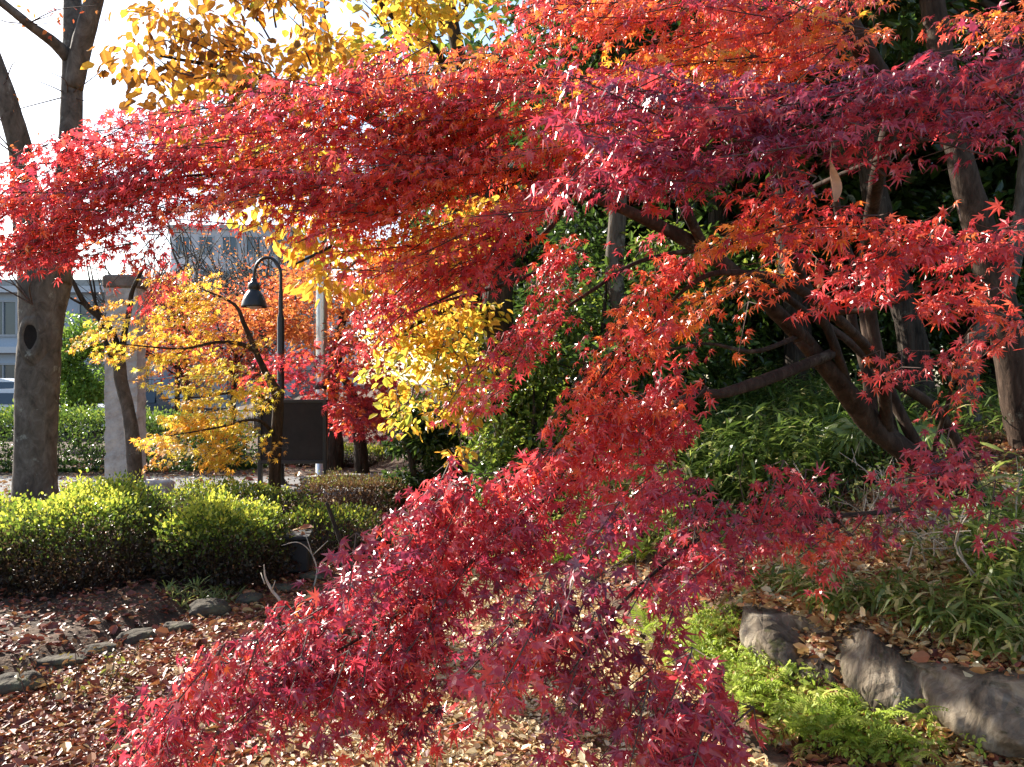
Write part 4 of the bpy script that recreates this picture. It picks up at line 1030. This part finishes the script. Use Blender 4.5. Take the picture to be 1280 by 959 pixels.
wood_trunk_tree('tall_wood_tree', [(1215, 540, 7.2), (1212, 470, 7.2), (1222, 420, 7.2), (1250, 380, 7.2), (1275, 280, 7.3), (1290, 120, 7.4), (1290, -120, 7.4)], [.10, .085, .08, .08, .075, .07, .06], 'crooked grey trunk beside the tall smooth brown one', BARK_PALE, ((4.6, 7.8, 6.0), (1.9, 1.6, 1.2)))
EG = 'evergreens filling the wood'
EV_LABEL = 'dense dark evergreen tree deep in the wood on the bank'
spots = [(3.8, 12.0, 6.4), (6.2, 11.0, 7.0), (1.8, 13.5, 7.6), (5.0, 14.5, 8.4), (8.0, 13.5, 8.4), (0.6, 15.5, 8.2), (9.6, 10.8, 7.6), (3.2, 17, 9.4), (7, 17.5, 10), (11.5, 16, 10), (-0.9, 18.0, 9.6), (1.2, 20, 11), (5.5, 21, 11.5), (10, 21, 12), (15, 19, 12), (7.6, 8.8, 6.8), (14, 13, 10)]
for k, (x, y, h) in enumerate(spots):
    simple_tree('evergreen_tree', (x, y, float(ground_z(x, y)) - .1), h, 1.9 + .05 * h, EV_LABEL, EVERGREEN, BARK_DARK, 5600, .17 + .006 * y, .32, .3, cz=.52, trunk_r=.16, group=EG, squash=1.0, clumps=34, low=.1)
# nearer glossy shrubs along the edge of the wood
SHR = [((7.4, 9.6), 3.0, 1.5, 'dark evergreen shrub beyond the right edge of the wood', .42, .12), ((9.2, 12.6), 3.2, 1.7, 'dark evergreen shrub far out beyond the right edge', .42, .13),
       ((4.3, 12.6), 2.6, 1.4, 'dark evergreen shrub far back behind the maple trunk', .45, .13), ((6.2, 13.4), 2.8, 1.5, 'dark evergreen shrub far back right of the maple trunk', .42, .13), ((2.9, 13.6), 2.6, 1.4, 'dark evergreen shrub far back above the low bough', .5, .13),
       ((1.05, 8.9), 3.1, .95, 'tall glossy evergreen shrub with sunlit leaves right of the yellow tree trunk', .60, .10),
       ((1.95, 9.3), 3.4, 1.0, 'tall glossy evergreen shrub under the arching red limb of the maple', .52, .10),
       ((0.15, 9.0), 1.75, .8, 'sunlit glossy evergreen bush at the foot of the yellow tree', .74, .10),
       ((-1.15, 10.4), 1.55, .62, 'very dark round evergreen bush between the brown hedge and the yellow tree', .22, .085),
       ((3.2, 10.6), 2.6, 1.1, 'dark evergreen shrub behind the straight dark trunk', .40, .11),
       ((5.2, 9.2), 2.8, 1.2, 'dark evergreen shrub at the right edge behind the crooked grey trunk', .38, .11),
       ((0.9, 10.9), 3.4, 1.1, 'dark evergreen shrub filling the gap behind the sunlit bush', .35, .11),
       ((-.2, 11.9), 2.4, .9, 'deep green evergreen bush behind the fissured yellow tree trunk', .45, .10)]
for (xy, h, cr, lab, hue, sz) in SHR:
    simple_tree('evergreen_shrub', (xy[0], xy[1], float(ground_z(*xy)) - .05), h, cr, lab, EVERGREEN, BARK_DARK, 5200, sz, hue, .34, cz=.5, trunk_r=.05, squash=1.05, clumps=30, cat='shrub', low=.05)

# ------------------------------------------------------------------ undergrowth: bamboo grass, fan palm, ferns
def on_ground(px, py):
    """where the line of sight through a photograph pixel meets the modelled ground"""
    t = np.arange(2.0, 22, .02)
    X = (px - 640) / F * t; Z = CAM_Z - (py - 479.5) / F * t
    g = ground_z(X, t)
    k = np.argmax(Z < g)
    return np.array([X[k], t[k], g[k]])

def blades(mb, n, region, hrange, lrange, hue, spread, nper=6):
    for _ in range(n):
        p = sample_poly(region)
        g = on_ground(*p)
        h = RNG.uniform(*hrange)
        lean = RNG.normal(0, .16, 2)
        top = g + np.array([lean[0] * h, lean[1] * h, h])
        m = int(RNG.integers(max(2, nper - 2), nper + 3))
        t = RNG.uniform(.45, 1, m)
        P = g + (top - g) * t[:, None]
        a = RNG.uniform(0, 6.28, m)
        tip = np.column_stack([np.cos(a), np.sin(a), RNG.normal(.0, .45, m)])
        X, Y, Z = frames(tip, np.tile([0, 0, 1.0], (m, 1)) + rn(m, .25))
        ln = RNG.uniform(*lrange, m)
        mb.inst(*BLADE_T, P, X, Y, Z, np.column_stack([ln * RNG.uniform(.75, 1.1, m), ln, ln * RNG.uniform(.5, 1.8, m)]), np.clip(hue + RNG.normal(0, spread, m), 0, 1))
        d = top - g
        Xs, Ys, Zs = frames(d[None], np.array([[1., 0, .1]]))
        mb.inst(*STICK_T, g[None], Xs, Ys, Zs, np.array([[.0025, np.linalg.norm(d), .0025]]), [hue])
mb = MB()
blades(mb, 1300, [(830, 540), (950, 520), (1060, 530), (1100, 600), (1020, 660), (900, 660), (830, 640), (800, 590)], (.2, .75), (.12, .26), .33, .30)
blades(mb, 230, [(860, 530), (1280, 500), (1280, 560), (1100, 590)], (.15, .45), (.10, .22), .40, .27)
blades(mb, 380, [(700, 640), (740, 590), (840, 560), (850, 690), (740, 690)], (.35, .75), (.12, .2), .85, .18)
blades(mb, 300, [(720, 600), (830, 570), (840, 690), (740, 680)], (.2, .45), (.12, .2), .75, .2)
tag(mb.build('bamboo_grass', SASA), 'arching dark green bamboo grass covering the top of the bank', 'bamboo grass', kind='stuff')
mb = MB()
blades(mb, 120, [(960, 700), (1100, 660), (1280, 650), (1280, 800), (1150, 770), (980, 750)], (.05, .22), (.06, .15), .72, .25, 4)
blades(mb, 80, [(1180, 660), (1290, 640), (1290, 820), (1220, 780)], (.15, .45), (.10, .2), .68, .22, 6)
blades(mb, 170, [(930, 752), (1050, 776), (1280, 838), (1280, 800), (1060, 748), (940, 735)], (.06, .2), (.08, .17), .70, .25, 5)
tag(mb.build('grass_tufts', SASA), 'short pale grass growing among the dead leaves on the bank', 'grass', kind='stuff')
mb = MB()
for _ in range(60):
    p = sample_poly([(200, 740), (300, 720), (310, 760), (240, 770)])
    g = on_ground(*p); m = 7
    a = RNG.uniform(0, 6.28, m); X, Y, Z = frames(np.column_stack([np.cos(a), np.sin(a), RNG.uniform(.6, 1.6, m)]), np.tile([0, 0, 1.], (m, 1)) + rn(m, .3))
    ln = RNG.uniform(.06, .14, m); mb.inst(*BLADE_T, np.tile(g, (m, 1)), X, Y, Z, np.column_stack([ln * .6, ln, ln]), RNG.uniform(.7, .95, m))
tag(mb.build('bed_grass', SASA), 'patch of bright grass between the azalea clumps and the edging stones', 'grass', kind='stuff')

fpb = on_ground(1095, 590); fpb = np.array([2.75, 6.0, float(ground_z(2.75, 6.0))])
fpalm = thing('fan_palm', fpb, 'young fan palm with pleated green fans behind the maple trunk', 'palm')
for k in range(8):
    a = k * .83 + .3; out = np.array([math.cos(a), math.sin(a), 0]); ln = RNG.uniform(.28, .45)
    hub = fpb + out * ln * .8 + np.array([0, 0, RNG.uniform(.35, .62)])
    mb = MB(); tube(mb, [fpb, fpb + out * ln * .3 + np.array([0, 0, .3]), hub], [.008, .006, .005], 5, 4, 0); stl = mb.build('stalk', SASA, fpalm)
    mb = MB(); side = np.cross(out, [0, 0, 1.0])
    nrm = unit(out * .4 + np.array([0, -.3, .8])); u = unit(out - nrm * (out @ nrm)); s_ = np.cross(nrm, u)
    V = [hub]; Fc = []; ns = 15
    for q in range(2 * ns + 1):
        th = R(-115 + 230 * q / (2 * ns)); rr = .23 if q % 2 else .15
        z = (.0 if q % 2 else -.016) - .05 * (rr / .3) ** 2 
        V.append(hub + (u * math.cos(th) + s_ * math.sin(th)) * rr + nrm * z + np.array([0, 0, -.05 * (q % 2)]))
        if q: Fc.append((0, q, q + 1))
    mb.add(V, Fc, RNG.uniform(.45, .7)); mb.build('frond', SASA, stl)

for (px, py, hh, ww, lab) in [(1010, 665, .50, .55, 'tangle of thin dry twigs on the bank above the pale rock'), (1150, 650, .55, .5, 'tangle of thin dry twigs below the maple trunk'), (890, 690, .40, .4, 'tangle of thin dry twigs between the two low maple boughs and the ferns'), (1240, 700, .5, .45, 'tangle of thin dry twigs at the right edge of the bank')]:
    g = on_ground(px, py)
    t = thing('twiggy_shrub', g, lab, 'shrub', 'twiggy shrubs on the bank')
    mb = MB(); lm = MB()
    for _ in range(46):
        a = g + np.array([RNG.normal(0, ww * .4), RNG.normal(0, ww * .35), -.03])
        d = unit(np.array([RNG.normal(-.1, .6), RNG.normal(-.1, .6), RNG.uniform(.5, 1.2)])); ln = hh * RNG.uniform(.5, 1.1)
        m1 = a + d * ln * .5 + RNG.normal(0, .035, 3); e = a + d * ln + np.array([0, 0, -.12 * ln]) + RNG.normal(0, .05, 3)
        tube(mb, [a, m1, e], [.0055, .004, .0018], 5, 4, .05, cap=False)
        for _k in range(2):
            q = m1 + (e - m1) * RNG.uniform(0, .7)
            tube(mb, [q, q + unit(d + RNG.normal(0, .7, 3)) * ln * .3], [.0028, .0012], 4, 2, 0, cap=False)
        if RNG.random() < .6: leaf_cloud(lm, e, .07, 7, .045, RNG.choice([.2, .5, .75]), .2, hang=.4)
    build2('bush', lm, SASA, mb, DRYTWIG if px > 1100 else TWIG, t)

FERN_SPOTS = [(845, 795, .30, 'light green fern at the far end of the pale rock, partly behind the crimson leaves'), (885, 825, .27, 'light green fern spilling down left of the pale rock'),
              (925, 850, .27, 'yellow green fern hanging at the foot of the bank before the rock notch'), (960, 875, .22, 'small fern with dead leaves in it below the rock notch'),
              (1030, 925, .28, 'bright green fern in front of the rock, left one of the front group'), (1075, 930, .30, 'largest bright green fern in front of the dark part of the rock'),
              (1125, 945, .24, 'green fern in half shade at the right end of the front group'), (900, 790, .22, 'small yellow green fern at the top left of the pale rock'),
              (690, 705, .34, 'pale green fern clump behind the low bough, at the end of the path'), (735, 690, .32, 'pale green fern right of the path end, below the bamboo grass'),
              (790, 700, .28, 'pale fern between the two low maple boughs'), (650, 700, .26, 'small pale fern leftmost at the path end')]
for (px, py, sz, lab) in FERN_SPOTS:
    g = on_ground(px, py)
    t = thing('fern', g, lab, 'fern', 'ferns along the foot of the bank')
    n = 60
    a = RNG.uniform(0, 6.28, n); out = np.column_stack([np.cos(a), np.sin(a), RNG.uniform(.3, 1.5, n)])
    out += np.array([-.35, -.35, 0])
    X, Y, Z = frames(out, np.tile([0, 0, 1.], (n, 1)) + np.column_stack([np.cos(a), np.sin(a), np.zeros(n)]) * -.4 + rn(n, .15))
    ln = .62 * sz * RNG.uniform(.5, 1.25, n)
    mb = MB(); mb.inst(*FROND_T, g + RNG.normal(0, .11, (n, 3)) * np.array([1, 1, .5]), X, Y, Z, np.column_stack([ln * 1.05, ln, ln * RNG.uniform(.8, 1.5, n)]), np.clip(RNG.normal(.5, .3, n), 0, 1))
    for _k in range(16): leaf_cloud(mb, g + np.array([RNG.normal(0, .12), RNG.normal(-.03, .10), RNG.uniform(.02, .16)]), (.06, .06, .035), 24, .024, .40, .3, OVAL_T, .2, hang=.8, widen=1.3)
    mb.build('fronds', FERN, t)
mb = MB()
for reg, n in (([(640, 640), (840, 600), (840, 700), (660, 712)], 900), ([(820, 770), (1000, 850), (1140, 940), (980, 930), (860, 820)], 500)):
    P = np.array([on_ground(*sample_poly(reg)) for _ in range(n)]) + np.column_stack([RNG.normal(0, .03, n), RNG.normal(0, .03, n), RNG.uniform(.0, .28, n) if n > 600 else RNG.uniform(0, .08, n)])
    X, Y, Z = frames(rn(n) + np.array([-.3, -.4, -.1]), rn(n, .5) + np.array([0, -.2, 1]))
    mb.inst(*OVAL_T, P, X, Y, Z, .055 * RNG.uniform(.6, 1.4, n), np.clip(RNG.normal(.7, .25, n), 0, 1))
n = 1800
P = np.array([on_ground(*sample_poly([(630, 690), (700, 640), (800, 600), (860, 600), (860, 700), (700, 715)])) for _ in range(n)]) + np.column_stack([RNG.normal(0, .05, n), RNG.normal(0, .05, n), RNG.uniform(.05, .6, n)])
X, Y, Z = frames(rn(n) + np.array([-.3, -.4, -.3]), rn(n, .5) + np.array([-.2, -.1, 1]))
mb.inst(*OVAL_T, P, X, Y, Z, .05 * RNG.uniform(.5, 1.4, n), np.clip(RNG.normal(.75, .25, n), 0, 1))
tag(mb.build('bank_plants', FERN), 'pale green leafy ground plants covering the foot of the bank', 'ground cover', kind='stuff')

# ------------------------------------------------------------------ rocks and edging stones
ROCK_TOPS = []
def rock(pts_top, pts_bot, name, label, depth=.45, seed=1):
    """boulder face between two sightlines of points, with real thickness into the bank"""
    T_, B_ = smooth_path(np.array(pts_top), 16), smooth_path(np.array(pts_bot), 16)
    ROCK_TOPS.append(T_)
    n = len(T_); V = []; m = 30
    q = np.random.default_rng(seed)
    ph = q.uniform(0, 6.28, 8)
    for i in range(n):
        e = min(i, n - 1 - i) / (n - 1) * 2
        edge = min(1, .35 + e * 6) ** .5
        for j in range(m):
            s = j / (m - 1)
            if s < .62:
                u = s / .62
                p = B_[i] * (1 - u) + T_[i] * u
                bulge = .10 * math.sin(math.pi * min(1, u * 1.1)) * edge
                cleft = -.10 * math.exp(-((i / n - .52) / .05) ** 2) * math.sin(math.pi * u)
                rg = lambda v: 1 - 2 * abs(math.sin(v))
                w_ = .8 * math.sin(5 * p[2] + ph[4]) + .4 * math.sin(13 * p[2] + ph[5])
                nz = .028 * rg(6.5 * p[0] + w_ + ph[6]) + .016 * rg(15 * p[0] - 1.5 * w_ + 6 * p[2] + ph[7]) + .012 * rg(11 * p[2] + 4 * p[0]) + q.normal(0, .004) + .014 * math.sin(9 * p[0] + 5 * p[2] + ph[0]) + .022 * math.sin(21 * p[0] - 8 * p[2] + ph[1]) + .012 * math.sin(37 * p[0] + 31 * p[2] + ph[2])
                p = p + np.array([-.5, -.85, 0]) * (bulge + cleft + nz)
                p[2] += (.030 * math.sin(9 * p[0] + ph[3]) + .018 * math.sin(23 * p[0] + ph[1])) * u
            else:
                u = (s - .62) / .38
                p = T_[i] + np.array([.35, .9, -.0]) * depth * u + np.array([0, 0, .05 * math.sin(math.pi * u) - .30 * u * u])
            V.append(p)
    i = np.arange(n - 1)[:, None] * m; j = np.arange(m - 1)[None]
    mb = MB(); mb.add_arr(np.array(V), np.stack([i + j, i + m + j, i + m + j + 1, i + j + 1], -1).reshape(-1, 4), .5, True)
    mb.add([V[k] for k in range(m)], [tuple(range(m))]); mb.add([V[(n - 1) * m + k] for k in range(m)], [tuple(range(m - 1, -1, -1))])
    return tag(mb.build(name, ROCK), label, 'rock')
def P3(px, py, d): return at(px, py, d)
rock([P3(928, 762, 4.35), P3(985, 772, 4.2), P3(1025, 786, 4.05), P3(1066, 794, 3.93)], [P3(925, 810, 4.25), P3(970, 840, 4.0), P3(1005, 874, 3.85), P3(1062, 884, 3.80)], 'boulder', 'pale weathered rock with vertical grooves, the left one at the foot of the bank', seed=3)
rock([P3(1046, 788, 3.96), P3(1085, 792, 3.8), P3(1110, 812, 3.7), P3(1160, 838, 3.5), P3(1230, 850, 3.3), P3(1320, 862, 3.1)], [P3(1055, 865, 3.82), P3(1075, 895, 3.62), P3(1120, 920, 3.45), P3(1180, 930, 3.3), P3(1240, 940, 3.15), P3(1330, 955, 2.95)], 'boulder', 'large grey rock in half shade running off the right edge', seed=8)
ES = 'rough stones edging the left side of the path'
proto = None
for k, (px, py, sx, sy, sz) in enumerate([(20, 868, .42, .28, .22), (75, 838, .36, .24, .16), (125, 822, .3, .22, .15), (172, 805, .34, .24, .17), (222, 792, .3, .22, .15), (262, 772, .42, .3, .26), (312, 757, .3, .24, .16), (352, 742, .3, .22, .14), (392, 728, .32, .24, .16), (430, 712, .3, .2, .14)]):
    g = on_ground(px, py)
    o = None
    mb = MB(); v, f = stone_mesh((0, 0, 0), (sx * .66, sy * .62, sz * .50), 30 + k, power=2.8, amp=.06); mb.add_arr(v, f, .5, True)
    o = mb.build('edging_stone', DROCK)
    o.location = (g[0], g[1], max(g[2], .02) + sz * .10); o.rotation_euler.z = RNG.uniform(-.5, .9)
    lab = {0: 'mossy edging stone at the left edge of the picture, nearest the camera', 5: 'biggest edging stone, below the bright grass patch'}.get(k, 'rough brown edging stone in the row along the left side of the path')
    tag(o, lab, 'stone', ES)
g0 = on_ground(30, 880)
t = thing('yellowing_plant', g0 + np.array([.25, .1, 0]), 'low yellowing leafy plant beside the mossy stone in the lower left corner', 'plant')
mb = MB(); sm_ = MB()
for _ in range(16):
    c = g0 + np.array([RNG.normal(.25, .16), RNG.normal(.1, .12), RNG.uniform(.04, .24)])
    tube(sm_, [np.array([c[0] * .6 + (g0[0] + .25) * .4, c[1], g0[2]]), c], [.004, .002], 4, 2, 0, cap=False)
    leaf_cloud(mb, c, .06, 12, .038, .6, .4)
build2('leaves', mb, BROWNHEDGE, sm_, TWIG, t)

# ------------------------------------------------------------------ dry stalks and caught leaves
def stalk(name, base_px, pts, r, label, cat='twig', mat=DRYTWIG, side=()):
    b = at(*pts[0]); t = None
    mb = MB(); tube(mb, [at(*p) for p in pts], r, 6, 5, .05)
    for s in side: tube(mb, [at(*p) for p in s], [.005, .0025], 5, 4, 0)
    return tag(mb.build(name, mat), label, cat)
stalk('dry_stalk', None, [(346, 790, 5.15), (345, 768, 5.15), (350, 752, 5.15), (340, 738, 5.15), (332, 722, 5.15), (330, 706, 5.15)], [.012, .011, .010, .009, .006, .003], 'crooked pale dead stalk standing at the path edge below the black box', side=[[(340, 738, 5.15), (344, 726, 5.1)], [(331, 730, 5.15), (326, 716, 5.2)]])
stalk('dry_stalk', None, [(392, 735, 6.2), (396, 712, 6.2), (388, 690, 6.2), (372, 678, 6.15), (352, 682, 6.1)], [.007, .006, .005, .004, .002], 'pale arching dead stalks beside the black box', side=[[(394, 705, 6.2), (380, 662, 6.2)], [(390, 695, 6.2), (410, 676, 6.2)]])
stalk('dark_stem', None, [(437, 715, 6.4), (430, 690, 6.4), (418, 655, 6.4), (408, 628, 6.4)], [.022, .020, .017, .012], 'dark leaning stem left of the crimson bough', 'stem', BARK_DARK)
DRYLEAF = leaf_mat('dry_leaf', [(0, (.42, .22, .12)), (1, (.58, .34, .20))], transl=.3, rough=.5)
for (px, py, d, ln, wd, hang, lab) in [(1042, 228, 2.12, .105, .032, 1, 'large curled tan dead leaf hanging upright under the dark crimson foliage'), (1022, 350, 3.2, .07, .035, .3, 'small yellow dead leaf caught in the branches below the tan one')]:
    n = 9; V = []; c = at(px, py, d)
    for i in range(n):
        s = i / (n - 1); ww = wd * math.sin(math.pi * min(1, .06 + .94 * s)) ** .8
        for j, u in enumerate((-1, -.45, 0, .45, 1)):
            V.append(c + np.array([u * ww * .45 + .012 * math.sin(4 * s), -.35 * wd * (u * u) + .02 * math.sin(3 * s), (s - .5) * ln * (1 if hang else .4)]))
    mb = MB(); mb.add(V, [(i * 5 + j, i * 5 + j + 1, i * 5 + j + 6, i * 5 + j + 5) for i in range(n - 1) for j in range(4)], .6, True)
    tube(mb, [V[(n - 1) * 5 + 2], V[(n - 1) * 5 + 2] + np.array([.005, 0, .05])], [.0016, .001], 4, 2, 0)
    tag(mb.build('dead_leaf', DRYLEAF), lab, 'leaf')

# ------------------------------------------------------------------ fallen leaves
def litter(mb, P, size, hue, spread, template=CURL_T, up=.45):
    n = len(P)
    a = RNG.uniform(0, 6.28, n)
    X, Y, Z = frames(np.column_stack([np.cos(a), np.sin(a), RNG.normal(0, .22, n)]), np.tile([0, 0, 1.], (n, 1)) + rn(n, up))
    sc = size * np.clip(RNG.lognormal(-.22, .38, n), .35, 2.0)
    mb.inst(*template, P + np.column_stack([np.zeros(n), np.zeros(n), RNG.uniform(.008, .03, n)]), X, Y, Z, np.column_stack([sc, sc, sc * RNG.uniform(.3, 1.6, n)]), np.clip(hue + RNG.normal(0, spread, n), 0, 1))
def scatter(n, x0, x1, y0, y1, f):
    out = []
    x = RNG.uniform(x0, x1, n * 3); y = y0 * (y1 / y0) ** RNG.uniform(0, 1, n * 3)
    k = f(x, y); x, y = x[k][:n], y[k][:n]
    return np.column_stack([x, y, np.maximum(ground_z(x, y), 0.012 * ((x < path_right(y)) & (x > path_left(y))))])
mb = MB()
onp = lambda x, y: (x > path_left(y)) & (x < path_right(y))
mid = lambda x, y: (x - path_left(y)) / (path_right(y) - path_left(y))
P = scatter(26000, -4.5, 1.3, 2.6, 10, lambda x, y: onp(x, y) & (RNG.random(len(x)) < sstep(mid(x, y), .30, .62) * .8 + .06)); litter(mb, P, .033, .90, .15)
P = scatter(28000, -4.5, 1.3, 2.6, 10, lambda x, y: onp(x, y) & (RNG.random(len(x)) < 1 - sstep(mid(x, y), .28, .60) * .93)); litter(mb, P, .038, .26, .20)
P = scatter(6500, -4.5, 1.2, 2.6, 8, onp); litter(mb, P, .030, .24, .18, MAPLE_T, .35)
P = scatter(2200, -4.5, 1.2, 2.6, 8, onp); litter(mb, P, .06, .45, .30, CURL_T, .5)
tag(mb.build('fallen_leaves', LITTER), 'cream, orange and brown fallen leaves carpeting the footpath', 'fallen leaves', kind='stuff')
mb = MB()
P = scatter(22000, -.6, 6, 3, 11, lambda x, y: (x > path_right(y) + .1)); litter(mb, P, .05, .50, .25, up=.6)
P = scatter(20000, .8, 3.2, 3, 6, lambda x, y: (x > path_right(y) + .55)); litter(mb, P, .045, .78, .2, up=.7)
P = scatter(9000, .4, 4.5, 3, 8, lambda x, y: (x > path_right(y) + .1)); litter(mb, P, .036, .25, .15, MAPLE_T, .5)
for T_ in ROCK_TOPS:
    k = RNG.integers(0, len(T_), 330); n = len(k)
    P = T_[k] + np.array([.35, .9, 0]) * RNG.uniform(-.02, .30, (n, 1)) + np.column_stack([RNG.normal(0, .03, n), RNG.normal(0, .02, n), RNG.uniform(.01, .05, n)])
    litter(mb, P, .045, .6, .25, up=.8)
tag(mb.build('bank_leaf_litter', LITTER), 'tan and rust dead leaves lying on the bank above the rocks', 'fallen leaves', kind='stuff')
mb = MB()
P = scatter(15000, -7, -1.2, 3.6, 10.5, lambda x, y: (x < path_left(y) - .02)); litter(mb, P, .045, .20, .18, up=.5)  # leaf colour darkened to stand for the hedges' shadow across the bed
P = scatter(1500, -9, -1.5, 10.5, 17, lambda x, y: (x < path_left(y) - .02)); litter(mb, P, .08, .45, .2, up=.5)
tag(mb.build('bed_leaf_litter', LITTER), 'brown dead leaves under the azaleas in the left bed', 'fallen leaves', kind='stuff')
mb = MB()
n = 14; P = np.column_stack([-1.87 + RNG.uniform(-.14, .14, n), 6.75 + RNG.uniform(-.13, .13, n), np.full(n, .337)]); litter(mb, P, .07, .5, .2)
tag(mb.build('lid_leaves', LITTER), 'few dead leaves lying on the lid of the black utility box', 'fallen leaves', kind='stuff')
